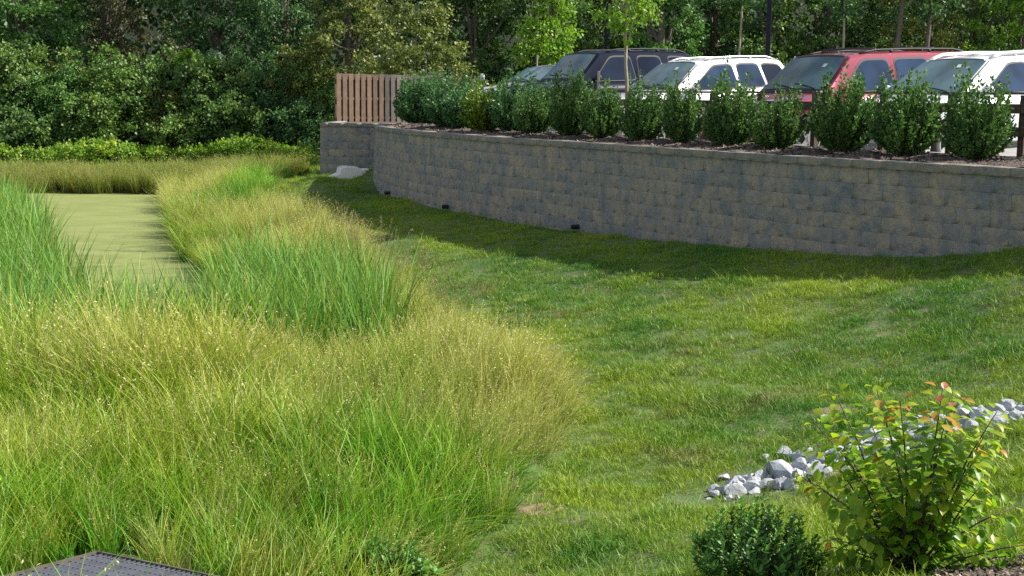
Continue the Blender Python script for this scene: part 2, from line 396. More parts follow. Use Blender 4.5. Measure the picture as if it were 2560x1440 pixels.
def lay_wall(root, line, length, in_off0, max_parts, half=False):
    items = []
    for k in range(-1, 9):
        z0 = ZC - 0.10 - 0.203*(k+1) if k >= 0 else ZC - 0.10
        setback = -0.035 if k < 0 else -0.012*k - 0.0
        s = 0.2285 * (k % 2) + in_off0 + (0 if half else 0.03*math.sin(k*2.7)); s_first = s
        while s < length:
            q, t, nb = line(s, setback)
            if k < 0 or z0 + 0.203 > tz(q.x - nb.x*0.05, q.y - nb.y*0.05) - 0.12:
                ang = math.atan2(t.y, t.x)
                if half and s == s_first and k % 2:
                    hq, _, _ = line(0.114+0.0, setback); items.append((k, Vector((hq.x, hq.y, z0)), ang, 'half'))
                items.append((k, Vector((q.x, q.y, z0)), ang, setback))
            s += 0.457
    far = []
    C = np.array([i[1] for i in items]) + np.array([0,0,0.1]); px, py, dep = project(C)
    vis = (px > -60) & (px < 2620) & (py > -60) & (dep > 1)
    for kind, meshes, name, mp in (('c', CAPS, 'cap_stone', 300), ('b', BLK, 'block', max_parts)):
        idx = [i for i, it in enumerate(items) if (it[0] < 0) == (kind == 'c')]
        idx.sort(key=lambda i: (not vis[i], dep[i]))
        VV, FF, base = [], [], 0
        for j, i in enumerate(idx):
            kk, pos, ang, sb = items[i]; V, Fq, me = meshes[(i*7+kk) % len(meshes)]
            jit = random.uniform(-0.002, 0.002) * (2.5 if kind == 'c' else 1)
            if j < mp and vis[i]:
                o = link(name, me, root); o.location = pos + Vector((-math.sin(ang)*jit, math.cos(ang)*jit, 0)); o.rotation_euler = (0, 0, ang)
                if sb == 'half': o.scale = (0.5, 1, 1)
            else:
                R = np.array([[math.cos(ang), -math.sin(ang), 0],[math.sin(ang), math.cos(ang), 0],[0,0,1]])
                VV.append(V @ R.T + np.array(pos)); FF.append(Fq + base); base += len(V)
        if VV:
            me = np_mesh(name + '_rest', np.vstack(VV), np.vstack(FF)); me.materials.append(M_cap if kind == 'c' else M_block)
            o = link('more_blocks' if kind == 'b' else 'more_cap_stones', me, root); o['kind'] = 'stuff'
rw = empty('retaining_wall', (0,0,0), 'long curved retaining wall of mottled tan and blue-grey split blocks beside the lawn', 'retaining wall')
lay_wall(rw, lambda s, so: wall_pt(s, so), WLEN - 0.3, 0.3, 300)
def line2(s, so):
    t = (far_b - far_a).normalized(); nb = Vector((-t.y, t.x)); return far_a + t*s + nb*so, t, nb
fw = empty('retaining_wall', (0,0,0), 'short far retaining wall section under the brown board fence, left of the curved wall', 'retaining wall')
lay_wall(fw, line2, 2.4, 0.2285, 200, True)
def line3(s, so):
    t = (far_a - far_c).normalized(); nb = Vector((-t.y, t.x)); return far_c + t*s + nb*so, t, nb
lay_wall(fw, line3, (far_a-far_c).length-0.55, 0.05, 0)
# solid core behind the blocks so that joints look dark, not open
core = simple('wall_core', (0.05,0.048,0.045), 0.95)
V = []; nn = 120
for i in range(nn):
    s = WLEN * i/(nn-1)
    for of, z in ((0.12, ZC-0.03), (-0.02, -3.0)):
        q, t, nb = wall_pt(s, of); V.append((q.x, q.y, z))
I = np.arange(nn*2).reshape(nn,2); Q = np.stack([I[:-1,0], I[1:,0], I[1:,1], I[:-1,1]], -1)
o = link('backfill', np_mesh('backfill', np.array(V), Q), rw, core)
V = [(far_c.x+.14, far_c.y, ZC-.03),(far_a.x+.14, far_a.y+.14, ZC-.03),(far_b.x, far_b.y+.14, ZC-.03),(far_c.x+.1, far_c.y, -3),(far_a.x+.1, far_a.y+.1, -3),(far_b.x, far_b.y+.1, -3)]
link('backfill', pymesh('backfill', V, [(0,1,4,3),(1,2,5,4)]), fw, core)

# ------------------------------------------------------------------ split-rail fence behind the shrubs
def s_at_px(px, off, z=-0.72):
    best = min(np.linspace(0.5, WLEN-0.3, 900), key=lambda s: abs(project([[*wall_pt(s, off)[0], z]])[0][0] - px))
    return float(best)
wood_dark = simple('weathered_rail_wood', (0.085,0.062,0.045), 0.85, var=0.35, vscale=14, bmp=0.4)
FOFF = 1.85
rf = empty('rail_fence', (0,0,0), 'low dark brown post and rail fence behind the row of clipped shrubs', 'fence')
post_s = [s_at_px(x, FOFF) for x in (1405, 1484, 1575, 1671, 1779, 1898, 2034, 2205, 2371, 2555)]
post_s += [post_s[-1] + 1.25*i for i in (1, 2, 3)]
def ground_bed(q): return -0.76
for s in post_s:
    q, t, nb = wall_pt(s, FOFF)
    bm = bmesh.new(); box(bm, -0.045, 0.045, -0.05, 0.05, -0.3, 0.86, 0.006)
    o = link('post', bm_mesh('post', bm), rf, wood_dark); o.location = (q.x, q.y, -0.76); o.rotation_euler = (0,0,math.atan2(t.y,t.x))
for a, c in zip(post_s, post_s[1:]):
    for zz, hh, th in ((0.865, 0.032, 0.14), (0.62, 0.125, 0.035), (0.32, 0.125, 0.035)):
        p0, t0, n0 = wall_pt(a, FOFF-0.05 if th < 0.1 else FOFF); p1, t1, n1 = wall_pt(c, FOFF-0.05 if th < 0.1 else FOFF)
        d = p1 - p0; L = d.length; off = Vector((d.y, -d.x)).normalized()*0.025 if th < 0.1 else Vector((0,0))
        bm = bmesh.new(); box(bm, 0.003, L-0.003, -th/2, th/2, 0, hh, 0.004)
        o = link('cap_board' if th > 0.1 else 'rail', bm_mesh('rail', bm), rf, wood_dark)
        o.location = (p0.x+off.x, p0.y+off.y, -0.76+zz); o.rotation_euler = (0,0,math.atan2(d.y,d.x))

# ------------------------------------------------------------------ board fence
wood = simple('cedar_board', (0.150,0.098,0.064), 0.8, var=0.22, vscale=6, bmp=0.3)
wood_shade = simple('shade_grey_board', (0.125,0.110,0.095), 0.85, var=0.22, vscale=6, bmp=0.3)  # shade and distance on the right-hand panels put into a greyer board colour
for w_m in (wood, wood_shade):
    n = w_m.node_tree; b = n.nodes['Principled BSDF']; src = b.inputs['Base Color'].links[0].from_socket
    rv = maprange(n, N(n, 'ShaderNodeObjectInfo').outputs['Random'], 0, 1, 0.62, 1.25); mu = N(n, 'ShaderNodeVectorMath', operation='SCALE'); n.links.new(src, mu.inputs[0]); n.links.new(rv, mu.inputs[3]); n.links.new(mu.outputs[0], b.inputs['Base Color'])
bf = empty('board_fence', (0,0,0), 'brown shadowbox board fence standing on the far wall section, left of the hedge', 'fence')
fa = at_y(840, 184, 39.0); fb = at_y(1105, 191.5, 41.0)
ztop = fa.z
fd = Vector((fb.x-fa.x, fb.y-fa.y)); FL = fd.length; fdir = fd.normalized(); fang = math.atan2(fd.y, fd.x)
fnor = Vector((fdir.y, -fdir.x))
pb = bmesh.new(); box(pb, -0.07, 0.07, -0.009, 0.009, 0, 1.42, 0.003); pm = bm_mesh('board', pb)
x = 0.07; i = 0
me_shade = pm.copy(); pm.materials.append(wood); me_shade.materials.append(wood_shade)
while x < FL:
    jump = 0.11 if i % 6 == 5 else 0
    for side in (0, 1):
        xx = x + side*0.10
        q = Vector(fa.xy) + fdir*xx + fnor*(0.034 if side == 0 else -0.034)
        o = link('board', pm if xx < 1.5 else me_shade, bf)
        o.location = (q.x, q.y, ztop-1.42 + random.uniform(-0.008, 0.008)); o.rotation_euler = (0, random.uniform(-.006,.006), fang)
    x += 0.2; i += 1
for z in (0.10, 0.66, 1.25):
    bm = bmesh.new(); box(bm, 0, FL, -0.022, 0.022, 0, 0.085, 0.003)
    o = link('rail', bm_mesh('rail', bm), bf, wood); o.location = (fa.x, fa.y, ztop-1.42+z); o.rotation_euler = (0,0,fang)
for x in (0.04, 1.32, FL-0.05):
    bm = bmesh.new(); box(bm, -0.045, 0.045, -0.023, 0.023, 0, 1.38, 0.003)
    q = Vector(fa.xy) + fdir*x - fnor*0.07
    o = link('post', bm_mesh('post', bm), bf, wood); o.location = (q.x, q.y, ztop-1.44); o.rotation_euler = (0,0,fang)

# bollard behind the fence, pipe, stake
def lathe(prof, n=18):
    bm = bmesh.new(); rings = [[bm.verts.new((r*math.cos(2*math.pi*k/n), r*math.sin(2*math.pi*k/n), z)) for k in range(n)] for r, z in prof]
    for a, c in zip(rings, rings[1:]):
        for k in range(n): bm.faces.new((a[k], a[(k+1)%n], c[(k+1)%n], c[k]))
    bm.faces.new(rings[-1]); bm.faces.new(rings[0][::-1]); return bm
yel = simple('yellow_paint', (0.75,0.48,0.03), 0.5, var=0.06)
q = at_y(926, 250, 40.6)
o = link('bollard', bm_mesh('bollard', lathe([(0.085,0),(0.085,1.25),(0.07,1.31),(0.03,1.34)]), True), None, yel); o.location = (q.x, q.y, -0.78)
tag(o, 'yellow bollard glimpsed through a slit of the brown board fence', 'bollard')
pvc = simple('grey_pipe_plastic', (0.42,0.47,0.52), 0.4, var=0.05)
sp = s_at_px(1173, 1.6); q = wall_pt(sp, 1.9)[0]
o = link('vent_pipe', bm_mesh('vent_pipe', lathe([(0.04,0),(0.04,0.95),(0.055,0.95),(0.055,1.08),(0.035,1.11)]), True), None, pvc); o.location = (q.x, q.y, -0.78)
o.location.z += at_y(1173, 184, q.y).z + 0.78 - 1.11
tag(o, 'pale grey capped pipe sticking up behind the dark hedge', 'pipe')
q = at_y(1497, 178, 24.5)
stk = simple('pale_stake', (0.38,0.36,0.25), 0.8)
bm = bmesh.new(); box(bm, -0.022, 0.022, -0.022, 0.022, 0, 1.25, 0.003); o = link('stake', bm_mesh('stake', bm), None, stk); o.location = (q.x, q.y, q.z-1.25)
tag(o, 'pale wooden stake poking above the shrubs before the dark blue-black car', 'stake')

# drain outlets at the wall foot
blk = simple('black_plastic', (0.012,0.012,0.013), 0.5, var=0.1)
for (px_, lab, rz) in ((968, 'small black drain outlet at the wall foot, nearest the far end of the curve', .3), (1112, 'small black drain outlet at the wall foot, middle one of three', 0), (1438, 'small black drain outlet at the wall foot, nearest the camera', 0)):
    s = s_at_px(px_, -0.15, -2.2); q, t, nb = wall_pt(s, -0.15)
    bm = bmesh.new(); n_ = 14; zt = tz(q.x, q.y)
    for rr in ((0.034, 0.026),):
        ring = []
        for y in (-0.06, 0.14):
            for r in rr: ring.append([bm.verts.new((r*math.cos(2*math.pi*k/n_), y, r*math.sin(2*math.pi*k/n_)*1.25)) for k in range(n_)])
        o_, i_, o2, i2 = ring
        for k in range(n_):
            k2 = (k+1) % n_
            bm.faces.new((o_[k], o_[k2], o2[k2], o2[k])); bm.faces.new((i_[k2], i_[k], i2[k], i2[k2])); bm.faces.new((o_[k2], o_[k], i_[k], i_[k2]))
    box(bm, -0.024, 0.024, 0.0, 0.012, -0.03, 0.03)
    o = link('drain_outlet', bm_mesh('drain_outlet', bm), None, blk); o.location = (q.x, q.y, zt+0.10); o.rotation_euler = (0,0,math.atan2(t.y,t.x)+rz)
    tag(o, lab, 'drain', 'drain outlets along the wall foot')

# concrete flared culvert end
white_conc = simple('white_concrete', (0.74,0.73,0.69), 0.8, var=0.05, vscale=2)
q = at_y(862, 432, 34.9); zc = tz(q.x, q.y)
hw = empty('culvert_end', (q.x, q.y, zc + 0.05), 'white flared concrete culvert end at the foot of the far wall', 'culvert', rz=0.25); hw.scale = (1.15, 1.15, 1.15)
bm = bmesh.new()
def prism(bm, pts, y0, y1):
    a = [bm.verts.new((x, y0, z)) for x, z in pts]; c = [bm.verts.new((x, y1, z)) for x, z in pts]; n_ = len(pts)
    bm.faces.new(a); bm.faces.new(c[::-1])
    for k in range(n_): bm.faces.new((a[(k+1)%n_], a[k], c[k], c[(k+1)%n_]))
prism(bm, [(-.5,-.14),(.5,-.14),(.45,.10),(.32,.20),(.0,.23),(-.13,.19),(-.15,.07),(-.46,-.07)], -0.36, -0.27)
link('near_wing', bm_mesh('near_wing', bm), hw, white_conc)
bm = bmesh.new(); prism(bm, [(-.5,-.14),(.5,-.14),(.45,.10),(.32,.20),(.0,.23),(-.13,.19),(-.15,.07),(-.46,-.07)], 0.27, 0.36)
link('far_wing', bm_mesh('far_wing', bm), hw, white_conc)
bm = bmesh.new()
pr = [(0.22*math.cos(a), -0.04+0.22*math.sin(a)) for a in np.linspace(0, math.pi, 12)]; pi_ = [(0.17*math.cos(a), -0.04+0.17*math.sin(a)) for a in np.linspace(0, math.pi, 12)]
for x0, x1 in ((0.0, 0.75),):
    A = [[bm.verts.new((x, y, z)) for y, z in P] for x in (x0, x1) for P in (pr, pi_)]
    for k in range(11):
        bm.faces.new((A[0][k], A[0][k+1], A[2][k+1], A[2][k])); bm.faces.new((A[1][k+1], A[1][k], A[3][k], A[3][k+1])); bm.faces.new((A[0][k+1], A[0][k], A[1][k], A[1][k+1]))
link('barrel', bm_mesh('barrel', bm, True), hw, white_conc)
bm = bmesh.new(); box(bm, -.62, .5, -.27, .27, -.12, -.04); link('floor_slab', bm_mesh('floor_slab', bm), hw, white_conc)

# ------------------------------------------------------------------ grate on its concrete box
g0 = at_z(243, 1381, -2.5)
def on_plane(px_, py_, k):          # plane through g0 tilted towards the pond: z = z0 + k (y - y0)
    d = ray(px_, py_); t = (g0.z - k*g0.y) / (d.z - k*d.y); return d * t
def ang(k):
    a = on_plane(20, 1440, k) - g0; c = on_plane(525, 1440, k) - g0; return a.normalized().dot(c.normalized())
ks = [(-0.9 + 0.01*i) for i in range(150)]; kk_ = min(ks, key=lambda k: abs(ang(k)))
a_ = (on_plane(20, 1440, kk_) - g0).normalized(); c_ = on_plane(525, 1440, kk_) - g0; nrm_ = a_.cross(c_).normalized()
if nrm_.z < 0: nrm_ = -nrm_
y_ = nrm_.cross(a_); sgn = 1 if y_.dot(c_) > 0 else -1
e1 = a_.xy; e2 = c_.normalized().xy
gt = empty('grate_inlet', g0, 'dark steel bar grate on a low concrete box in the tall grass', 'grate')
gt.rotation_euler = Matrix(((a_.x, y_.x, nrm_.x), (a_.y, y_.y, nrm_.y), (a_.z, y_.z, nrm_.z))).to_euler()
steel = simple('galvanised_steel', (0.10,0.105,0.13), 0.5, metal=0.2, var=0.25, vscale=10)
rust = simple('frame_steel', (0.10,0.085,0.07), 0.7, metal=0.2, var=0.3, vscale=9)
GW, GH = 1.5, 1.7
def gbox(name, x0, x1, y0, y1, z0, z1, mt, bev=0.0):
    ya, yb = sorted((y0*sgn, y1*sgn)); bm = bmesh.new(); box(bm, x0, x1, ya, yb, z0, z1, bev); return link(name, bm_mesh(name, bm), gt, mt)
gbox('frame_side', -0.016, GW, -0.014, 0.0, -0.07, 0.006, rust); gbox('frame_side', -0.014, 0.0, 0.0, GH, -0.07, 0.006, rust)
gbox('box_wall', -0.10, GW, -0.10, -0.037, -0.9, -0.12, concrete, 0.01); gbox('box_wall', -0.10, -0.037, -0.035, GH, -0.9, -0.12, concrete, 0.01)
mb1 = bmesh.new(); box(mb1, 0, GW, -0.0035, 0.0035, -0.045, 0); me1 = bm_mesh('bearing_bar', mb1); me1.materials.append(steel)
mb2 = bmesh.new(); box(mb2, -0.005, 0.005, 0, GH, -0.035, 0) ; me2 = bm_mesh('cross_bar', mb2); me2.materials.append(steel)
k = 0.045
while k < GH - 0.02:
    o = link('bearing_bar', me1, gt); o.location = (0, k*sgn, 0); k += 0.037
k = 0.03
if sgn < 0: me2.transform(Matrix.Scale(-1, 4, (0,1,0))); me2.flip_normals()
while k < GW:
    o = link('cross_bar', me2, gt); o.location = (k, 0, -0.004); k += 0.078
o = gbox('pit', 0.0, GW, 0.0, GH, -0.9, -0.7, simple('dark_pit', (0.02,0.02,0.02), 0.9))

# ------------------------------------------------------------------ lamp posts
navy = simple('dark_blue_black_paint', (0.006,0.007,0.018), 0.6, var=0.1, spec=0.2)
def lamp_post(px, D, wpx, label):
    q = at_y(px, 60, D); wd = wpx / (F_PX / D); z0 = park_z(q.x, q.y) if D < 46 else -0.95
    r = empty('lamp_post', (q.x, q.y, z0), label, 'lamp post', 'parking lot lamp posts')
    bm = bmesh.new(); box(bm, -wd/2, wd/2, -wd/2, wd/2, 0.5, 6.6, 0.008); link('pole', bm_mesh('pole', bm), r, navy)
    bm = lathe([(0.25,-0.3),(0.25,0.48),(0.22,0.52)]); link('footing', bm_mesh('footing', bm, False), r, concrete)
    bm = bmesh.new(); box(bm, -0.07, 0.5, -0.05, 0.05, 6.45, 6.55); box(bm, 0.5, 1.1, -0.2, 0.2, 6.42, 6.56, 0.02); link('lamp_head', bm_mesh('lamp_head', bm), r, navy)
lamp_post(1922, 36.5, 10.5, 'thick dark lamp post behind the white car with the silver roof rails')
lamp_post(1516, 56, 7.0, 'thin dark lamp post behind the dark blue-black car')

# ------------------------------------------------------------------ cars
def paint(name, col, rough=0.28, metal=0.0, coat=1.0):
    m, n, b = mat_new(name)
    nz = noise(n, 0.9, 2, wpos(n))
    n.links.new(ramp(n, nz, [(0.3, tuple(c*0.94 for c in col)), (0.7, col)]), b.inputs['Base Color'])
    b.inputs['Roughness'].default_value = rough; b.inputs['Metallic'].default_value = metal
    b.inputs['Coat Weight'].default_value = coat; b.inputs['Coat Roughness'].default_value = 0.04
    if max(col) < 0.05: b.inputs['Specular IOR Level'].default_value = 0.12
    return m
def glass_mat(name, col, f=0.4):
    m, n, b = mat_new(name)
    nz = noise(n, 1.6, 2, wpos(n))
    n.links.new(ramp(n, nz, [(0.35, tuple(c*0.5 for c in col)), (0.65, col)]), b.inputs['Base Color'])
    b.inputs['Roughness'].default_value = 0.04; b.inputs['Specular IOR Level'].default_value = f
    b.inputs['IOR'].default_value = 1.42; b.inputs['Coat Weight'].default_value = 0.0
    return m
G_side = glass_mat('tinted_side_glass', (0.03,0.055,0.11)); G_wind = glass_mat('windscreen_glass', (0.12,0.20,0.22)); G_dark = glass_mat('privacy_glass', (0.015,0.022,0.04))
rubber = simple('black_rubber', (0.015,0.015,0.017), 0.65, var=0.1); tyre_m = simple('tyre_rubber', (0.022,0.022,0.023), 0.85, var=0.2)
alloy = simple('bright_alloy', (0.72,0.73,0.75), 0.25, metal=0.85, var=0.06); silver = simple('silver_rail', (0.62,0.64,0.66), 0.3, metal=0.7, var=0.05)
lens = glass_mat('lamp_lens', (0.5,0.52,0.55)); red_lens = glass_mat('tail_lens', (0.35,0.02,0.02))
def car(name, label, cat, corner3, D):
    corner = corner3[:2]
    """corner: world xy of the near top corner of the windscreen; local x runs nose -> tail, local -y faces the camera."""
    L, W, H = D['L'], D['W'], D['H']; hw_ = W/2; cowl, wt, re, rb = D['cowl'], D['wt'], D['re'], D['rb']
    hf, hc, belt = D['hf'], D['hc'], D['belt']; tum = D.get('tum', 0.16); clr = 0.24
    tk = D.get('top') or [(0,hf-0.10),(0.12,hf),(0.5,hf+0.05),(cowl,hc),(wt,H-0.05),(wt+0.35,H-0.015),((wt+re)/2,H),(re-0.3,H-0.02),(re,H-0.06),(rb,belt+0.03),(L-0.08,belt-0.05),(L,belt-0.2)]
    tx, tzv = zip(*tk)
    def top(x): return float(np.interp(x, tx, tzv))
    def beltz(x): return float(np.interp(x, (0, cowl, rb, L), (hf-0.16, belt-0.02, belt, belt-0.10)))
    wr = D['wr']; axf, axr = D['axf'], D['axr']
    def hwx(x):
        a = max(0, 1-x/0.7); c = max(0, 1-(L-x)/0.6); return hw_*(1-0.16*a*a-0.10*c*c)
    def section(x):
        hh = hwx(x); tp = top(x); bz = min(beltz(x), tp-0.05)
        zb = clr + 0.03
        for ax in (axf, axr):
            d = abs(x-ax); R = wr+0.07
            if d < R: zb = max(zb, wr + math.sqrt(R*R-d*d))
        zb = min(zb, bz-0.1)
        f = max(0.0, min(1.0, (tp-bz)/(H-bz)))
        if x < cowl: ye = hh-0.10; ze = tp-0.02
        else: ye = hh-0.05 - tum*max(0.0, (tp-belt))/(H-belt) - 0.02; ze = tp-0.045*f-0.01
        return [(hh-0.03, zb), (hh, zb+0.3*(bz-zb)), (hh+0.005, zb+0.65*(bz-zb)), (hh-0.025, bz), (ye, max(ze, bz+0.01)), (ye-0.07, tp), (ye*0.5, tp+0.022), (0, tp+0.03)]
    st = sorted(set([round(v, 3) for v in list(np.linspace(0, L, int(L/0.09))) + [cowl, wt, re, rb, 0.02, L-0.02] + [ax+s*(wr+0.075) for ax in (axf,axr) for s in (-1,1)]]))
    V = []; Fq = []
    for x in st:
        sc = section(x)
        V += [(x, -y, z) for y, z in sc] + [(x, y, z) for y, z in sc[-2::-1]]
    k = 15
    for i in range(len(st)-1):
        for j in range(k-1): Fq.append((i*k+j, i*k+j+1, (i+1)*k+j+1, (i+1)*k+j))
    Fq.append(tuple(range(k-1, -1, -1))); Fq.append(tuple((len(st)-1)*k+j for j in range(k)))
    me = pymesh('body', V, Fq, True)
    me.flip_normals()
    me.set_sharp_from_angle(angle=math.radians(32))
    # root placing
    sec = section(wt); cl = Vector((wt, -sec[4][0], 0))
    X = NB.copy(); rot = D.get('rot', 0)
    if rot: X.rotate(Matrix.Rotation(rot, 2))
    Yv = Vector((-X.y, X.x))
    org = Vector(corner) - X*cl.x - Yv*cl.y
    z0 = corner3[2] - sec[4][1] - wt*math.sin(math.radians(D.get('tilt', 1.8)))
    root = empty(name, (org.x, org.y, z0), label, cat, None); root.rotation_euler = (0, -math.radians(D.get('tilt', 1.8)), math.atan2(X.y, X.x))
    body = link('body', me, root, D['paint'])
    def P(x, f):           # on side greenhouse
        s = section(x); a, c = s[3], s[4]; return (x, a[0]+(c[0]-a[0])*f, a[1]+(c[1]-a[1])*f)
    def side_patch(name, outline, mt, proud, mirror=True, sides=(-1,1), grid=None, par=root):
        for sd in sides:
            pts = [P(x, f) for x, f in outline]
            vs = [(x, sd*(y+proud), z) for x, y, z in pts]; c = np.mean(vs, axis=0)
            inner = [(x, sd*(y+proud*0.2), z) for x, y, z in pts]
            nn = len(vs); VV = vs + inner + [tuple(c)]
            F = [(i, (i+1) % nn, nn*2) for i in range(nn)] + [(i, nn+i, nn+(i+1) % nn, (i+1) % nn) for i in range(nn)]
            if sd > 0: F = [f[::-1] for f in F]
            me = pymesh(name, VV, F); link(name, me, par, mt)
    def rnd(pts, r=0.10):
        out = []; n_ = len(pts)
        for i in range(n_):
            p0, p1, p2 = Vector(pts[i-1]), Vector(pts[i]), Vector(pts[(i+1) % n_])
            sx = 0.55
            a = p1 + (p0-p1).normalized()*min(r, (p0-p1).length*0.4); c = p1 + (p2-p1).normalized()*min(r, (p2-p1).length*0.4)
            out += [tuple(a), tuple((a+c+2*p1)/4), tuple(c)]
        return out
    fmid = [(a, 0.07) for a in (0,)]
    for wi, (a0, a1, b1, b0) in enumerate(D['wins']):   # bottom-front, top-front, top-rear, bottom-rear x
        base_o = rnd([(a0,0.05),(a1,0.88),(b1,0.88),(b0,0.05)], 0.12)
        big = rnd([(a0-0.025,0.0),(a1-0.015,0.94),(b1+0.02,0.94),(b0+0.02,0.0)], 0.12)
        side_patch('window_seal', big, D.get('seal', rubber), 0.006); side_patch('side_window', base_o, D['glass'][min(wi, len(D['glass'])-1)], 0.011)
    # windscreen
    def across(x, fy):
        s = section(x); ye = s[4][0]; y = fy*ye; ys_ = [0, s[6][0], s[5][0], s[4][0]]; zs = [s[7][1], s[6][1], s[5][1], s[4][1]]
        return (x, y, float(np.interp(abs(y), ys_, zs)))
    def screen(nm, xa, xb, mt, lift, wy):
        VV = []; FF = []; nu, nv = 6, 10; dz = Vector((top(xa)-top(xb), 0, 0)); sl = Vector((-(top(xb)-top(xa)), 0, xb-xa)).normalized()
        for i in range(nu+1):
            x = xa + (xb-xa)*i/nu
            for j in range(nv+1):
                q = Vector(across(x, wy*(2*j/nv-1))) + sl*lift; VV.append(q)
        for i in range(nu):
            for j in range(nv): a = i*(nv+1)+j; FF.append((a, a+nv+1, a+nv+2, a+1))
        me = pymesh(nm, VV, FF, True); me.flip_normals(); return link(nm, me, root, mt)
    screen('screen_surround', cowl+0.015, wt-0.01, rubber, 0.006, 0.955); ws = screen('windscreen', cowl+0.06, wt-0.05, D.get('wind', G_wind), 0.013, 0.91)
    screen('rear_surround', re+0.02, rb-0.03, rubber, 0.006, 0.9); screen('rear_window', re+0.06, rb-0.07, G_dark, 0.012, 0.84)
    # wipers
    for y0, y1 in ((-0.55, 0.02), (0.05, 0.6)):
        bm = bmesh.new(); a = Vector(across(cowl+0.05, y0/ (hw_-0.1))) + Vector((0,0,0.03)); c = Vector(across(cowl+0.13, y1/(hw_-0.1))) + Vector((0,0,0.03)); tube(bm, [a, (a+c)/2+Vector((0,0,0.012)), c], 0.011, 5); link('wiper', bm_mesh('wiper', bm), root, rubber)
    bm = bmesh.new(); s_ = Vector(across(wt-0.17, -0.02)) + Vector((-0.012,0,0.022)); box(bm, s_.x-0.03, s_.x+0.03, s_.y-0.05, s_.y+0.05, s_.z-0.004, s_.z)
    # doors
    for (x0, x1) in D['doors']:
        for sd in (-1, 1):
            VV = []; FF = []; nn = 8
            for i in range(nn+1):
                x = x0+(x1-x0)*i/nn; s = section(x)
                for (y, z) in ((s[0][0]+0.004, max(s[0][1]+0.08, s[0][1])), (s[1][0]+0.006, s[1][1]), (s[2][0]+0.006, s[2][1]), (s[3][0]+0.006, s[3][1]-0.012)): VV.append((x, sd*y, z))
            for i in range(nn):
                for j in range(3): a = i*4+j; f = (a, a+4, a+5, a+1); FF.append(f if sd < 0 else f[::-1])
            me = pymesh('door', VV, FF, True); d = link('door', me, root, D['paint']); md = d.modifiers.new('t', 'SOLIDIFY'); md.thickness = 0.012; md.offset = -1
            bm = bmesh.new(); s = section(x1-0.16); zz = s[3][1]-0.10; ya = sorted((sd*(s[2][0]+0.01), sd*(s[2][0]+0.045))); box(bm, x1-0.26, x1-0.07, ya[0], ya[1], zz, zz+0.032, 0.008); link('door_handle', bm_mesh('door_handle', bm), root, D.get('trim', D['paint']))
    # mirrors
    for sd in (-1, 1):
        s = section(cowl+0.45); bm = bmesh.new(); bmesh.ops.create_uvsphere(bm, u_segments=12, v_segments=8, radius=1.0)
        bmesh.ops.transform(bm, matrix=Matrix.Translation((cowl+0.42, sd*(s[3][0]+0.13), s[3][1]+0.08)) @ Matrix.Diagonal((0.07, 0.115, 0.08, 1)), verts=bm.verts)
        box(bm, cowl+0.38, cowl+0.45, *sorted((sd*(s[3][0]-0.02), sd*(s[3][0]+0.08))), s[3][1]+0.03, s[3][1]+0.08)
        link('mirror', bm_mesh('mirror', bm, True), root, D.get('mirror', D['paint']))
    # roof rails
    if D.get('rails'):
        mt, hh, cross, rx0, rx1 = D['rails']
        for sd in (-1, 1):
            pts = []; n_ = 14
            for i in range(n_+1):
                x = rx0+(rx1-rx0)*i/n_; s = section(x); e = min(1, min(i, n_-i)/2.0)
                pts.append((x, sd*(s[5][0]-0.0), s[5][1]+0.005+hh*e))
            bm = bmesh.new(); tube(bm, pts, D.get('rail_r', 0.018), 6)
            for i in (n_//3, 2*n_//3):
                x, y, z = pts[i]; box(bm, x-0.03, x+0.03, y-0.014, y+0.014, z-hh-0.01, z)
            link('roof_rail', bm_mesh('roof_rail', bm, True), root, mt)
        for x in cross:
            s = section(x); bm = bmesh.new(); z = s[5][1]+hh+0.02; tube(bm, [(x, -s[5][0], z), (x, 0, z+0.02), (x, s[5][0], z)], 0.02, 6); link('cross_bar', bm_mesh('cross_bar', bm, True), root, rubber)
    # lights, grille, bumpers, plate
    for sd in (-1, 1):
        s = section(0.10); bm = bmesh.new(); box(bm, -0.02, 0.30, *sorted((sd*(s[3][0]-0.42), sd*(s[3][0]-0.06))), hf-0.30, hf-0.13, 0.02); link('headlight', bm_mesh('headlight', bm), root, lens)
        s = section(L-0.1); bm = bmesh.new(); box(bm, L-0.22, L+0.015, *sorted((sd*(s[3][0]-0.20), sd*(s[3][0]+0.012))), belt-0.42, belt-0.08, 0.02); link('tail_light', bm_mesh('tail_light', bm), root, red_lens)
    bm = bmesh.new(); box(bm, -0.012, 0.1, -0.42, 0.42, hf-0.36, hf-0.15, 0.01)
    link('grille', bm_mesh('grille', bm), root, rubber)
    for xa, xb, nm in ((-0.07, 0.30, 'front_bumper'), (L-0.30, L+0.06, 'rear_bumper')):
        h_ = hwx(0.1)+0.01; bm = bmesh.new(); box(bm, xa, xb, -h_, h_, 0.36, 0.60, 0.05); link(nm, bm_mesh(nm, bm, False), root, D.get('bump', D['paint']))
    for sd in (-1, 1):
        bm = bmesh.new(); box(bm, axf+wr+0.1, axr-wr-0.1, *sorted((sd*(hw_-0.1), sd*(hw_+0.012))), clr-0.02, clr+0.10, 0.015); link('sill', bm_mesh('sill', bm), root, D.get('sill', rubber))
    bm = bmesh.new(); box(bm, 0.15, L-0.15, -hw_+0.14, hw_-0.14, clr-0.02, belt-0.25); link('underbody', bm_mesh('underbody', bm), root, rubber)
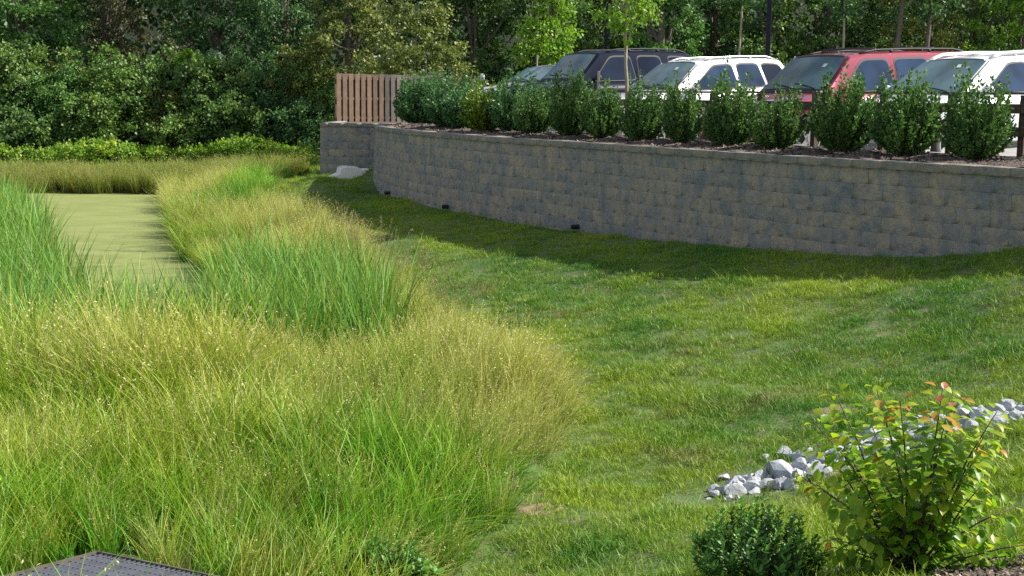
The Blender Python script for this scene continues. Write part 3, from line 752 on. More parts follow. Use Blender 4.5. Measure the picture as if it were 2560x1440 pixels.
    # wheels
    for ax in (axf, axr):
        for sd in (-1, 1):
            wh = empty('wheel', (0,0,0)); wh.parent = root; wh.location = (ax, sd*(hw_-0.13), wr)
            wh.rotation_euler = (math.pi/2 * (1 if sd < 0 else -1), 0, 0)
            r = wr; bm = bmesh.new(); prof = [(r*0.66,-0.10),(r*0.93,-0.11),(r,-0.085),(r,0.085),(r*0.93,0.11),(r*0.66,0.10)]; n_ = 28
            rings = [[bm.verts.new((a*math.cos(2*math.pi*k/n_), a*math.sin(2*math.pi*k/n_), z)) for k in range(n_)] for a, z in prof]
            for a, c in zip(rings, rings[1:]+rings[:1]):
                for k in range(n_): bm.faces.new((a[k], a[(k+1)%n_], c[(k+1)%n_], c[k]))
            link('tyre', bm_mesh('tyre', bm, True), wh, tyre_m)
            bm = bmesh.new()
            rr = [(r*0.66,0.095),(r*0.60,0.10),(r*0.57,0.05)]; rings = [[bm.verts.new((a*math.cos(2*math.pi*k/n_), a*math.sin(2*math.pi*k/n_), z)) for k in range(n_)] for a, z in rr]
            for a, c in zip(rings, rings[1:]):
                for k in range(n_): bm.faces.new((a[k], a[(k+1)%n_], c[(k+1)%n_], c[k]))
            nsp = D.get('spokes', 5)
            for q in range(nsp):
                a = 2*math.pi*q/nsp; ca, sa = math.cos(a), math.sin(a); pv = []
                for rr_, ww, zz in ((0.03, 0.055, 0.09), (r*0.60, 0.035, 0.085)):
                    for s2 in (-1, 1):
                        pv.append(bm.verts.new((rr_*ca - s2*ww*sa, rr_*sa + s2*ww*ca, zz)))
                bm.faces.new((pv[0], pv[2], pv[3], pv[1]))
            bmesh.ops.create_circle(bm, cap_ends=True, segments=16, radius=0.065, matrix=Matrix.Translation((0,0,0.1)))
            link('rim', bm_mesh('rim', bm), wh, alloy)
            bm = bmesh.new(); bmesh.ops.create_circle(bm, cap_ends=True, segments=24, radius=r*0.66, matrix=Matrix.Translation((0,0,0.02))); link('hub_back', bm_mesh('hub_back', bm), wh, rubber)
    if D.get('sticker'):
        s_ = Vector(across(wt-0.22, D['sticker'])); bm = bmesh.new(); sl = Vector((-(top(wt)-top(cowl)), 0, wt-cowl)).normalized(); fwd = Vector((sl.z, 0, -sl.x))
        c = s_ + sl*0.02; q = [c+fwd*a*0.045+Vector((0,bb*0.05,0)) for a, bb in ((-1,-1),(1,-1),(1,1),(-1,1))]
        link('sticker', pymesh('sticker', q, [(0,1,2,3)]), root, simple('sticker_paper', (0.6,0.66,0.62), 0.6))
    return root
red = paint('metallic_red_paint', (0.25,0.012,0.040), 0.3, 0.3); white = paint('white_paint', (0.78,0.77,0.78), 0.3); white2 = paint('silver_white_paint', (0.74,0.75,0.78), 0.3, 0.0); navy_p = paint('dark_blue_black_car_paint', (0.006,0.009,0.022), 0.25, 0.0, 0.08); pale = paint('pale_silver_paint', (0.55,0.58,0.60), 0.3, 0.3)
def corner_at(px, py, D): q = at_y(px, py, D); return (q.x, q.y, q.z)
car('suv', 'long metallic red sport utility vehicle with black roof rack, in the parking row', 'suv', corner_at(2133, 146, 24.3), dict(L=5.65, W=2.0, H=1.88, cowl=1.38, wt=2.10, re=5.30, rb=5.55, hf=1.02, hc=1.17, belt=1.19, axf=0.98, axr=4.35, wr=0.39, tum=0.17,
    wins=[(1.72,2.36,2.98,3.04),(3.16,3.18,4.00,4.14),(4.30,4.24,5.16,5.24)], glass=[G_side,G_side,G_dark], doors=[(1.68,3.09),(3.11,4.12)], paint=red, rails=(rubber,0.05,(2.8,4.3),2.4,5.2), sticker=-0.45, trim=red, mirror=red, tilt=2.3))
car('suv', 'dark blue-black sport utility vehicle behind the slim sapling trunk', 'suv', corner_at(1502, 138, 31.5), dict(L=5.1, W=1.98, H=1.86, cowl=1.35, wt=2.02, re=4.7, rb=4.98, hf=1.0, hc=1.15, belt=1.17, axf=0.95, axr=3.95, wr=0.39, tum=0.17,
    wins=[(1.72,2.30,2.86,2.94),(3.06,3.08,3.72,3.86),(4.04,3.98,4.56,4.66)], glass=[G_dark], doors=[(1.66,2.98),(3.0,3.9)], paint=navy_p, rails=(rubber,0.05,(),2.25,4.6), tilt=1.3, mirror=rubber))
car('crossover', 'white crossover car with grey roof rails, in front of the thick lamp post', 'car', corner_at(1757, 162, 27.6), dict(L=4.7, W=1.9, H=1.70, cowl=1.22, wt=2.02, re=4.2, rb=4.58, hf=0.95, hc=1.09, belt=1.10, axf=0.92, axr=3.72, wr=0.36, tum=0.2,
    wins=[(1.60,2.35,2.82,2.86),(2.96,2.96,3.52,3.60),(3.70,3.62,4.10,4.34)], glass=[G_side,G_side,G_dark], doors=[(1.56,2.9),(2.92,3.66)], paint=white, rails=(silver,0.045,(),2.2,4.1), sticker=-0.3, tilt=2.8))
car('crossover', 'silver-white crossover car with white arched roof rails, rightmost in the row', 'car', corner_at(2487, 156, 21.3), dict(L=4.7, W=1.9, H=1.68, cowl=1.15, wt=2.05, re=4.2, rb=4.6, hf=0.93, hc=1.08, belt=1.10, axf=0.92, axr=3.72, wr=0.36, tum=0.2,
    wins=[(1.62,2.42,2.84,2.88),(2.98,2.98,3.52,3.60),(3.70,3.62,4.10,4.34)], glass=[G_side,G_side,G_dark], doors=[(1.58,2.92),(2.94,3.66)], paint=white2, rails=(white,0.05,(),2.1,4.2), rail_r=0.03, sticker=-0.35, tilt=2.8))
sed = dict(L=4.6, W=1.8, H=1.46, cowl=1.2, wt=1.95, re=3.2, rb=3.95, hf=0.80, hc=0.95, belt=0.96, axf=0.9, axr=3.6, wr=0.32, tum=0.22, wins=[(1.60,2.2,2.6,2.66),(2.74,2.74,3.1,3.4)], glass=[G_side], doors=[(1.5,2.7),(2.72,3.5)], tilt=2)
car('sedan', 'pale silver sedan just left of the dark blue-black vehicle', 'car', corner_at(1408, 170, 37.5), dict(sed, paint=pale))
car('sedan', 'white sedan at the left end of the parking row', 'car', corner_at(1372, 172, 41.5), dict(sed, paint=white))

# ------------------------------------------------------------------ foliage makers
def unit(a): return a / np.maximum(np.linalg.norm(a, axis=1, keepdims=True), 1e-9)
def leaf_quads(C, Dr, L, wr_=0.32, r=rng, fold=0.0):
    """rhombic leaves: C base, Dr unit long axis, L length per leaf"""
    nl = len(C); q = unit(r.normal(size=(nl,3))); pz = unit(np.cross(Dr, q)); L = L[:,None]
    V = np.stack([C, C+Dr*L*0.45+pz*L*wr_, C+Dr*L, C+Dr*L*0.45-pz*L*wr_], 1).reshape(-1,3)
    Fq = np.arange(nl*4).reshape(nl,4); return V, Fq
def clump_leaves(CC, rad, per, L, r, outc, droop=-0.15, jit=0.3, flat=0.8):
    """CC clump centres, rad radii; returns leaf bases, dirs, lengths, tints"""
    nC = len(CC); idx = np.repeat(np.arange(nC), per); n_ = len(idx)
    d = unit(r.normal(size=(n_,3))); rr = rad[idx]*np.minimum(np.abs(r.normal(size=n_))*0.62+0.12, 1.7)
    C = CC[idx] + d*rr[:,None]*np.array([1,1,flat]); o = unit(CC[idx]-outc)
    D = unit(d*0.5 + o*0.25 + r.normal(size=(n_,3))*0.7 + np.array([0,0,droop]))
    ct = r.uniform(0,1,nC); T = np.clip(0.5*ct[idx] + 0.5*r.uniform(0,1,n_),0,1)
    return C, D, L*r.uniform(0.6,1.3,n_), T
def leaves_mesh(name, C, D, L, T, mat, wr_=0.32, r=rng):
    V, Fq = leaf_quads(C, D, L, wr_, r); me = np_mesh(name, V, Fq, False, {'tint': ('FACE', T)}); me.materials.append(mat); return me
bark = simple('bark', (0.11,0.09,0.07), 0.9, var=0.35, vscale=9, bmp=0.6); bark_pale = simple('pale_bark', (0.30,0.25,0.19), 0.85, var=0.25, vscale=10, bmp=0.4)
PAL = {
 'mid':   leaf_mat('mid_green_leaves', [(0.1,(0.048,0.120,0.031)),(0.5,(0.092,0.206,0.048)),(0.95,(0.186,0.316,0.077))]),
 'dark':  leaf_mat('dark_green_leaves', [(0.1,(0.027,0.071,0.028)),(0.5,(0.060,0.138,0.044)),(0.95,(0.125,0.232,0.072))]),
 'blue':  leaf_mat('bluish_green_leaves', [(0.1,(0.038,0.086,0.025)),(0.5,(0.093,0.177,0.048)),(0.95,(0.233,0.324,0.091))]),
 'vine':  leaf_mat('vine_leaves', [(0.1,(0.048,0.107,0.028)),(0.5,(0.120,0.215,0.048)),(0.95,(0.285,0.369,0.094))]),
 'olive': leaf_mat('olive_leaves', [(0.1,(0.066,0.095,0.026)),(0.5,(0.146,0.183,0.047)),(0.95,(0.276,0.302,0.085))]),
 'lime':  leaf_mat('lime_leaves', [(0.1,(0.079,0.169,0.020)),(0.5,(0.176,0.321,0.032)),(0.95,(0.334,0.473,0.057))], 0.35),
 'brown': leaf_mat('brownish_leaves', [(0.1,(0.053,0.059,0.028)),(0.5,(0.096,0.110,0.049)),(0.95,(0.211,0.169,0.100))]),
 'bright':leaf_mat('bright_weed_leaves', [(0.1,(0.105,0.203,0.025)),(0.5,(0.194,0.338,0.043)),(0.95,(0.421,0.456,0.057))], 0.35),
}
def tree(label, px, D, zb, h, R, pal, seed, leaf=0.17, nclump=110, per=90, fine=1.5, rs=1.1, low=0.15, trunk=True, lean=0.0, cat='tree', name='tree', group='trees along the wood edge', bk=None, vis_top=None):
    r = np.random.default_rng(seed); X = (px-1280)/F_PX*D
    root = empty(name, (X, D, zb), label, cat, group)
    # lobes
    nl = 9; lob = []
    for i in range(nl):
        f = (i+0.5)/nl; z = h*(low + (1-low)*f); rad = R*(0.62+0.38*math.sin(math.pi*min(1,f*0.9+0.15)))*r.uniform(0.5,0.72)
        a = r.uniform(0,2*math.pi); off = R*r.uniform(0.15,0.55)*(1-0.5*f)
        lob.append((off*math.cos(a), off*math.sin(a), z, rad))
    lob = np.array(lob); w_ = lob[:,3]**2; li = r.choice(nl, nclump, p=w_/w_.sum())
    d = unit(r.normal(size=(nclump,3))); d[:,1] = -np.abs(d[:,1])*1.0 + r.uniform(0,0.6,nclump); d = unit(d)
    CC = lob[li,:3] + d*lob[li,3:4]*r.uniform(0.7,1.05,(nclump,1)); CC[:,2] = np.maximum(CC[:,2], 0.35)
    rad = R*r.uniform(0.09,0.20,nclump)
    C, Dd, L, T = clump_leaves(CC, rad*rs, int(per*fine), leaf*0.80, r, lob[li,:3].mean(axis=0), droop=-0.25, flat=0.6)
    o = link('crown', leaves_mesh('crown', C, Dd, L, T, PAL[pal], 0.34, r), root)
    if trunk:
        bm = bmesh.new(); t0 = 0.035*h**0.75+0.02
        tube(bm, [(0,0,-0.3),(0.05,0,h*0.2),(lean*0.3,0.05,h*0.45),(lean,0,h*0.8)], [t0*1.25,t0,t0*0.7,t0*0.25], 8)
        link('trunk', bm_mesh('trunk', bm, True), root, bk or bark)
        bm = bmesh.new()
        for i in range(0, nclump, max(1, nclump//16)):
            c = Vector(CC[i]); f = random.uniform(0.3,0.7); a = Vector((lean*f*f,0,h*f*0.8)); a.z = min(a.z, c.z*0.85+0.1)
            mid = (a+c)/2 + Vector((0,0,-0.1*h*0.1)); tube(bm, [a, mid, c], [t0*0.35, t0*0.22, t0*0.08], 5, False)
        link('limbs', bm_mesh('limbs', bm, True), root, bk or bark)
    return root
TR = [
 ('tall mid-green leafy tree at the far left edge, over the vines', 70, 59, -2.6, 12, 3.6, 'mid', 11, .20, 150, 90),
 ('dark tree with brownish leaves between the two left green trees', 275, 62, -2.6, 12, 3.2, 'brown', 12, .18, 130, 90),
 ('broad dark green fine-leaved tree above the vine tangle', 545, 60, -2.6, 12.5, 3.9, 'dark', 13, .17, 170, 100),
 ('dark green tree left of the board fence, in shade', 715, 60, -2.6, 12, 3.0, 'dark', 14, .17, 130, 90),
 ('olive-leaved tree directly above the board fence', 870, 56, -2.4, 9.5, 2.4, 'olive', 15, .17, 130, 90),
 ('wide olive tree with bare twigs reaching over the hedge', 1060, 52, -2.2, 5.9, 2.5, 'olive', 16, .16, 120, 90),
 ('dark bluish tree right of the olive tree', 1180, 61, -2.4, 12, 3.2, 'blue', 17, .19, 130, 90),
 ('dark green tree behind the lime-green young tree', 1330, 63, -2.4, 12, 3.2, 'dark', 18, .19, 130, 90),
 ('bluish green tree behind the thin lamp post', 1490, 60, -2.4, 12, 3.0, 'blue', 20, .19, 130, 90),
 ('mid-green tree with lighter leaves right of the sapling', 1640, 57, -2.2, 11, 2.5, 'mid', 21, .17, 120, 90),
 ('dark shady tree left of the thick lamp post', 1770, 62, -2.4, 12, 3.2, 'dark', 22, .19, 130, 90),
 ('mid-green open tree right of the thick lamp post', 1905, 60, -2.4, 12, 2.8, 'vine', 23, .18, 110, 90),
 ('dark bluish tree above the red vehicle bonnet', 2050, 61, -2.4, 12, 2.8, 'blue', 24, .18, 110, 80),
 ('dark open tree with a visible trunk above the red vehicle roof', 2175, 62, -2.4, 12, 2.8, 'dark', 25, .18, 90, 80),
 ('olive and yellow leaved tree above the rear of the red vehicle', 2300, 57, -2.2, 9, 2.4, 'olive', 26, .17, 100, 90),
 ('mid-green tree behind the rightmost car roof', 2410, 60, -2.2, 11, 2.6, 'vine', 27, .18, 110, 90),
 ('bright green tree at the far right edge', 2530, 56, -2.2, 11, 2.8, 'lime', 28, .17, 130, 90),
 ('dark green tree beyond the right edge of the row', 2700, 60, -2.2, 12, 3.2, 'dark', 29, .2, 100, 90),
 ('green tree beyond the left edge of the vines', -120, 58, -2.6, 12, 3.2, 'mid', 30, .2, 110, 90),
]
for t in TR: tree(*t)
tree('young lime-green tree left of the thin lamp post, behind the sedans', 1368, 47, -1.0, 6.2, 1.35, 'lime', 31, leaf=.15, nclump=90, per=90, low=0.10, rs=1.7, group='young parking lot trees')
# bare twigs in the olive tree
bm = bmesh.new(); r_ = random.Random(5)
q0 = Vector(((1120-1280)/F_PX*50, 50, -1.0))
for i in range(60):
    a = q0 + Vector((r_.uniform(-0.7,0.9), r_.uniform(-.5,.5), 0.9+r_.uniform(0,0.9))); an = r_.uniform(0.1, 3.0); l = r_.uniform(0.4,1.0)
    tube(bm, [a, a+Vector((math.cos(an)*l*0.5, 0, math.sin(an)*l*0.4)), a+Vector((math.cos(an)*l, r_.uniform(-.2,.2), math.sin(an)*l*0.55-0.1))], [0.012,0.009,0.004], 4, False)
tube(bm, [q0+Vector((0,0,-1.2)), q0+Vector((0.05,0,0.4)), q0+Vector((0.2,0,1.5))], [0.07,0.05,0.02], 6)
o = link('dead_shrub', bm_mesh('dead_shrub', bm), None, simple('grey_twigs', (0.22,0.18,0.14), 0.9)); tag(o, 'tangle of bare grey twigs in front of the wide olive tree', 'shrub')

# sapling with slender trunk
q = at_y(1567, 200, 24.6); zb = -0.76
sp_ = empty('sapling', (q.x, q.y, zb), 'slim street sapling with forked pale trunk before the dark blue-black car', 'tree')
def lz(py): return at_y(1565, py, 24.6).z - zb
def lx(px_, py): return at_y(px_, py, 24.6).x - q.x
bm = bmesh.new()
tube(bm, [(lx(1567,330),0,-0.1),(lx(1567,200),0,lz(200)),(lx(1564,160),0,lz(160)),(lx(1565,118),0,lz(118)),(lx(1562,70),0,lz(70)),(lx(1568,10),0,lz(10)),(lx(1570,-60),0,lz(-60))],[.036,.031,.029,.030,.022,.018,.012],8)
tube(bm, [(lx(1568,122),0.01,lz(122)),(lx(1574,90),0.02,lz(90)),(lx(1581,52),0.02,lz(52)),(lx(1592,0),0.03,lz(0)),(lx(1605,-60),0.03,lz(-60))],[.02,.016,.015,.012,.008],7)
tube(bm, [(lx(1565,70),0.01,lz(70)),(lx(1550,30),0.02,lz(30)),(lx(1530,-20),0.02,lz(-20)),(lx(1500,-70),0.03,lz(-70))],[.016,.012,.01,.006],6)
link('trunk', bm_mesh('trunk', bm, True), sp_, bark_pale)
r = np.random.default_rng(77)
CC = np.array([(lx(px_, py), y_, lz(py)) for px_, py, y_ in [(1500,5,0),(1530,20,.1),(1560,30,-.2),(1600,20,.1),(1620,10,0),(1540,-20,.2),(1590,-20,-.2),(1640,-15,0),(1490,-40,.1),(1560,-60,0),(1620,-70,.2),(1520,-90,-.2),(1580,-120,0),(1650,-80,0),(1480,-110,0),(1545,-160,0),(1610,-170,.1),(1545,80,-.1),(1570,-220,0),(1515,-190,.1),(1555,42,.2),(1580,44,-.2),(1612,36,0)]])
rad = np.array([.23]*len(CC)); rad[17] = 0.09
CC = np.repeat(CC, 3, axis=0) + r.normal(size=(len(CC)*3,3))*0.13; rad = np.repeat(rad, 3)
C, Dd, L, T = clump_leaves(CC, rad, 50, 0.075, r, np.array([0,0,3.0]), -0.35)
link('crown', leaves_mesh('crown', C, Dd, L, T, PAL['lime'], 0.3, r), sp_)

# vine-covered bushes on the left
BU = [
 ('dark bluish bush mound at the far left edge', 40, 250, 75, 95, 'blue'), ('pale green topped bush against the left tall tree', 25, 165, 70, 60, 'vine'),
 ('mid-green vine mound left of the reddish vines', 120, 290, 85, 75, 'mid'), ('low dark bush beside the left pond grass', 60, 335, 90, 45, 'blue'),
 ('yellow-green vine slope below the tall left tree', 235, 205, 85, 60, 'vine'), ('green vine bank in the middle of the left tangle', 190, 250, 80, 60, 'mid'),
 ('olive vine heap with pinkish leaves', 160, 215, 45, 45, 'olive'), ('grey-green vine dome with an olive crest', 310, 225, 75, 60, 'vine'),
 ('broad dark-leaved vine hanging over the hollow', 350, 265, 60, 60, 'blue'), ('green vine bush above the yellow ground cover', 250, 300, 80, 60, 'vine'),
 ('light olive vine slope descending to the right', 405, 290, 70, 60, 'olive'), ('rounded dark bush in the centre of the tangle', 430, 205, 80, 60, 'blue'),
 ('pale-leaved young shrub standing out in the tangle centre', 548, 158, 24, 34, 'pale'), ('bright green sprig beside the pale-leaved shrub', 470, 155, 22, 26, 'lime'),
 ('dark bush right of the pale-leaved shrub', 520, 235, 80, 65, 'blue'), ('dark green bush above the hollow', 600, 215, 75, 60, 'dark'),
 ('olive-tipped bush over the dark hollow', 560, 205, 45, 30, 'olive'), ('leafy bush right of the dark hollow', 570, 300, 65, 55, 'blue'),
 ('low bush left of the dark hollow', 450, 320, 60, 45, 'vine'), ('dark bush mass left of the far wall', 670, 285, 75, 75, 'dark'),
 ('olive drooping bush before the board fence', 745, 215, 60, 75, 'olive'), ('shaded bush against the far wall corner', 750, 320, 50, 50, 'dark'),
 ('green bush at the foot of the left tree', 130, 345, 60, 35, 'vine'), ('leafy bush tucked beside the board fence post', 815, 265, 35, 45, 'mid'),
]
PAL['pale'] = leaf_mat('pale_leaves', [(0.1,(0.07,0.13,0.07)),(0.5,(0.15,0.23,0.14)),(0.95,(0.28,0.36,0.25))])
for i, (lab, px_, py, rx, ry, pal) in enumerate(BU):
    D = 55.5 + (1.2 if py < 220 else 0) - (1.2 if py > 290 else 0); r = np.random.default_rng(400+i)
    c = at_y(px_, py, D); sc = D/F_PX; zb = tz(c.x, D)
    root = empty('bush', (c.x, D, zb), lab, 'bush', 'vine-covered bushes at the wood edge')
    nC = int(22 + rx*ry/85); cz = c.z - zb
    d = unit(r.normal(size=(nC,3))); d[:,1] = -np.abs(d[:,1])+r.uniform(0,0.5,nC)
    CC = d*np.array([rx*sc*1.0, 1.0, ry*sc*1.0])*r.uniform(0.35,1.5,(nC,1)) + np.array([0,0,cz])
    CC[:,2] = np.maximum(CC[:,2], 0.2); rad = r.uniform(0.14,0.42,nC)*(0.6 if rx < 40 else 1)
    C, Dd, L, T = clump_leaves(CC, rad, 115, 0.115 if pal != 'blue' else 0.135, r, np.array([0,0.5,cz*0.6]), -0.3, flat=0.7)
    link('foliage', leaves_mesh('foliage', C, Dd, L, T, PAL[pal], 0.42 if pal in ('blue','vine','pale') else 0.32, r), root)
    bm = bmesh.new()
    for k in range(5):
        a = r.uniform(0, 6.28); tube(bm, [(0.1*math.cos(a), 0.1*math.sin(a), -0.1), (rx*sc*0.3*math.cos(a), 0.2*math.sin(a), cz*0.5), (rx*sc*0.6*math.cos(a), 0.3*math.sin(a), cz)], [0.035,0.025,0.01], 5)
    link('stems', bm_mesh('stems', bm), root, bark)

r = np.random.default_rng(57); nC = 1500
X = r.uniform(-36, -7.6, nC); Y = r.uniform(55.5, 58.5, nC); top_ = 2.2 + 1.2*np.sin(X*0.7+1)+0.8*np.sin(X*1.9); Zt = terr(np.column_stack([X,Y])) + 0.2 + r.uniform(0,1,nC)*top_
CC = np.column_stack([X,Y,Zt]); C, Dd, L, T = clump_leaves(CC, r.uniform(0.2,0.5,nC), 80, 0.125, r, np.array([-15,60,-2]), -0.3)
tag(link('undergrowth', leaves_mesh('undergrowth', C, Dd, L, T, PAL['vine'], 0.4, r)), 'tangled vine undergrowth filling between the bushes', 'undergrowth', None, 'stuff')
# bright weeds along the wood foot
r = np.random.default_rng(55); nC = 900
X = r.uniform(-21, -8.0, nC); X = np.where(r.uniform(size=nC) < 0.15, r.uniform(-34,-20,nC), X); Y = 53.2 + r.uniform(-0.9, 1.0, nC) + 0.5*np.sin(X*0.8)
Zt = terr(np.column_stack([X,Y])); hh = r.uniform(0.1,1.0,nC)*(0.78+0.22*np.sin(X*1.1+1))
CC = np.column_stack([X, Y, Zt+hh]); C, Dd, L, T = clump_leaves(CC, r.uniform(0.14,0.3,nC), 55, 0.11, r, np.array([-15,56,-3.5]), 0.1, flat=0.7)
tag(link('ground_cover', leaves_mesh('ground_cover', C, Dd, L, T, PAL['bright'], 0.4, r)), 'bright green and yellow weeds along the foot of the vines', 'weeds', None, 'stuff')
# wood behind everything
r = np.random.default_rng(56); nC = 3400
X = r.uniform(-48, 48, nC); Y = r.uniform(65, 70, nC); Zt = r.uniform(-2.5, 13, nC)
CC = np.column_stack([X,Y,Zt]); C, Dd, L, T = clump_leaves(CC, r.uniform(0.5,1.1,nC), 34, 0.34, r, np.array([0,80,3]), -0.2)
tag(link('woodland', leaves_mesh('woodland', C, Dd, L, T, PAL['dark'], 0.42, r)), 'dense dark wood filling in behind the edge trees', 'woodland', None, 'stuff')
# trunks in the dark wood on the right
for i, (px_, w_, lean, lab) in enumerate([(2212,.16,.5,'leaning dark trunk above the middle of the red vehicle'),(2290,.13,.25,'dark bare trunk above the rear of the red vehicle'),(2090,.07,-.1,'thin bare trunk above the windscreen of the red vehicle'),(1335,.05,0,'thin grey trunk behind the lime-green young tree'),(1830,.06,.2,'slim arching trunk left of the thick lamp post')]):
    X = (px_-1280)/F_PX*54; bm = bmesh.new(); tube(bm, [(-lean*.3,0,-1.6),(0,0,1.8),(lean*0.4,0,4.2),(lean,0.2,7.5)],[w_,w_*.85,w_*.65,w_*.3],8)
    root = empty('tree', (X,54,-1.2), lab, 'tree'); link('trunk', bm_mesh('trunk', bm, True), root, bark_pale if w_<.1 else bark)
    r = np.random.default_rng(900+i); CC = np.column_stack([r.normal(lean,0.8,26), r.normal(0,.5,26), r.uniform(4.6,8.5,26)])
    C, Dd, L, T = clump_leaves(CC, r.uniform(.25,.45,26), 60, .16, r, np.array([0,0,6])); link('crown', leaves_mesh('crown', C, Dd, L, T, PAL['dark'], .34, r), root)

# ------------------------------------------------------------------ clipped shrub row
box_m = leaf_mat('small_shrub_leaves', [(0.05,(0.028,0.075,0.020)),(0.5,(0.075,0.160,0.040)),(0.92,(0.18,0.29,0.085)),(1.0,(0.24,0.33,0.12))], 0.3, 0.5, 3.0, 0.2)
hedge_m = leaf_mat('hedge_leaves', [(0.05,(0.024,0.075,0.028)),(0.5,(0.060,0.150,0.050)),(0.95,(0.15,0.28,0.10))], 0.25, 0.4, 3.0, 0.2)
yel_m = leaf_mat('yellowing_shrub_leaves', [(0.05,(0.05,0.09,0.012)),(0.5,(0.12,0.20,0.018)),(0.95,(0.26,0.34,0.03))], 0.3, 0.4, 3.0, 0.2)
def shrub_mesh(seed, mat, nsh=150, leaf=0.026, per=30, W_=0.5, Hh=0.9, dense=1.0):
    r = np.random.default_rng(seed); B = []; D = []; L = []; T = []; stem = bmesh.new()
    for i in range(nsh):
        a = r.uniform(0, 2*math.pi); rho = math.sqrt(r.uniform(0.0, 1)); ph = r.uniform(0, 1)
        # shoot end point on a vase shaped envelope
        zt = Hh*(0.22+0.78*ph); rr = W_*rho**0.6*(0.55+0.45*math.sin(math.pi*min(1, 0.30+ph*0.55)))
        env = 1+0.16*math.sin(a*2+seed)+0.10*math.sin(a*5+seed*1.7); rr *= env; zt *= (1.05-0.18*rho)*r.uniform(0.78,1.12)*(1+0.12*math.sin(a*3+seed*.9))
        if r.uniform() < 0.12: zt *= 1.2
        e = np.array([rr*math.cos(a), rr*math.sin(a), zt]); s0 = np.array([0.06*math.cos(a), 0.06*math.sin(a), 0.0]); m1 = np.array([rr*0.75*math.cos(a), rr*0.75*math.sin(a), zt*0.45])
        t = np.linspace(0,1,12)[:,None]; cv = (1-t)**2*s0 + 2*t*(1-t)*m1 + t*t*e
        if i % 5 == 0: tube(stem, [tuple(cv[0]), tuple(cv[5]), tuple(cv[10])], [0.008,0.005,0.002], 4, False)
        tl = r.uniform(0.16, 1.0, int(per*dense)); cx = np.stack([np.interp(tl, np.linspace(0,1,12), cv[:,k]) for k in range(3)],1)
        tg = unit(np.array([cv[-1]-cv[-3]]))[0]; dd = unit(unit(r.normal(size=(len(tl),3)))*0.9 + tg*0.8)
        B.append(cx + unit(r.normal(size=cx.shape))*0.012); D.append(dd); L.append(leaf*r.uniform(0.7,1.3,len(tl))); T.append(np.clip(0.4*r.uniform()+0.6*r.uniform(0,1,len(tl)),0,1))
    return leaves_mesh('foliage', np.vstack(B), np.vstack(D), np.concatenate(L), np.concatenate(T), mat, 0.36, r), bm_mesh('stems', stem)
SH = [shrub_mesh(500+i, box_m, 230, 0.040, 62, 0.42, 0.9) for i in range(6)]; HD = [shrub_mesh(600+i, hedge_m, 240, 0.045, 44, 0.42, 0.95) for i in range(3)]; YL = shrub_mesh(650, yel_m, 190, 0.042, 40, 0.36, 0.8)
for _, st_ in SH+HD+[YL]: st_.materials.append(bark)
row = [ # px, offset, top py, half-width px, variant, label
 (2443, 1.15, 188, 76, 'S', 'round dark green shrub beside the fence post at the right edge, nearest of the row'),
 (2262, 1.15, 190, 82, 'S', 'broad shrub before the bonnet of the rightmost car, second from the right'),
 (2103, 1.15, 182, 76, 'S', 'tall shrub before the front door of the red vehicle'),
 (1948, 1.15, 208, 64, 'S', 'shrub before the red bonnet, left of the red vehicle wheel'),
 (1822, 1.15, 175, 60, 'S', 'spiky-topped shrub before the side windows of the white crossover'),
 (1708, 1.15, 200, 52, 'S', 'shrub right of the white crossover wheel'),
 (1603, 1.10, 198, 52, 'S', 'shrub left of the white crossover wheel, right of the sapling trunk'),
 (1510, 1.15, 200, 52, 'S', 'shrub directly left of the sapling trunk'),
 (1424, 1.10, 182, 52, 'S', 'tall shrub before the windscreen of the dark blue-black car'),
 (1338, 1.15, 196, 48, 'S', 'shrub before the bonnet of the dark blue-black car'),
 (1280, 1.25, 188, 58, 'H', 'shrub right of the yellowing shrub'),
 (1212, 0.95, 196, 52, 'Y', 'yellow-green shrub standing out in the dark row'),
 (1165, 1.3, 186, 58, 'H', 'hedge shrub left of the yellowing shrub'),
 (1122, 1.2, 188, 58, 'H', 'second hedge shrub left of the yellowing shrub'),
 (1078, 1.2, 188, 58, 'H', 'middle shrub of the dense hedge'),
 (1032, 1.2, 188, 58, 'H', 'second shrub from the left end of the dense hedge'),
 (990, 1.15, 190, 62, 'H', 'leftmost shrub of the dense hedge beside the board fence'),
]
cnt = 0
for px_, off, pyt, hwpx, var, lab in row:
    s = s_at_px(px_, off); q = wall_pt(s, off)[0]; zb = -0.735
    dep = q.y; H_ = at_y(px_, pyt, dep).z - zb; Wm = hwpx*dep/F_PX
    me, st_ = {'S': SH, 'H': HD}.get(var, [YL])[cnt % {'S': 6, 'H': 3}.get(var, 1)]; w0, h0 = {'S': (0.42,0.93), 'H': (0.42,0.98), 'Y': (0.36,0.83)}[var]
    root = empty('shrub', (q.x, q.y, zb), lab, 'shrub', 'shrubs planted along the top of the retaining wall', rz=cnt*2.1)
    sc = (Wm/w0*1.18, Wm/w0*1.1, H_/h0*random.uniform(0.94,1.12))
    f = link('foliage', me, root); st = link('stems', st_, root); f.scale = sc; st.scale = sc; root.rotation_euler = (random.uniform(-.07,.07), random.uniform(-.07,.07), cnt*2.1)
    cnt += 1

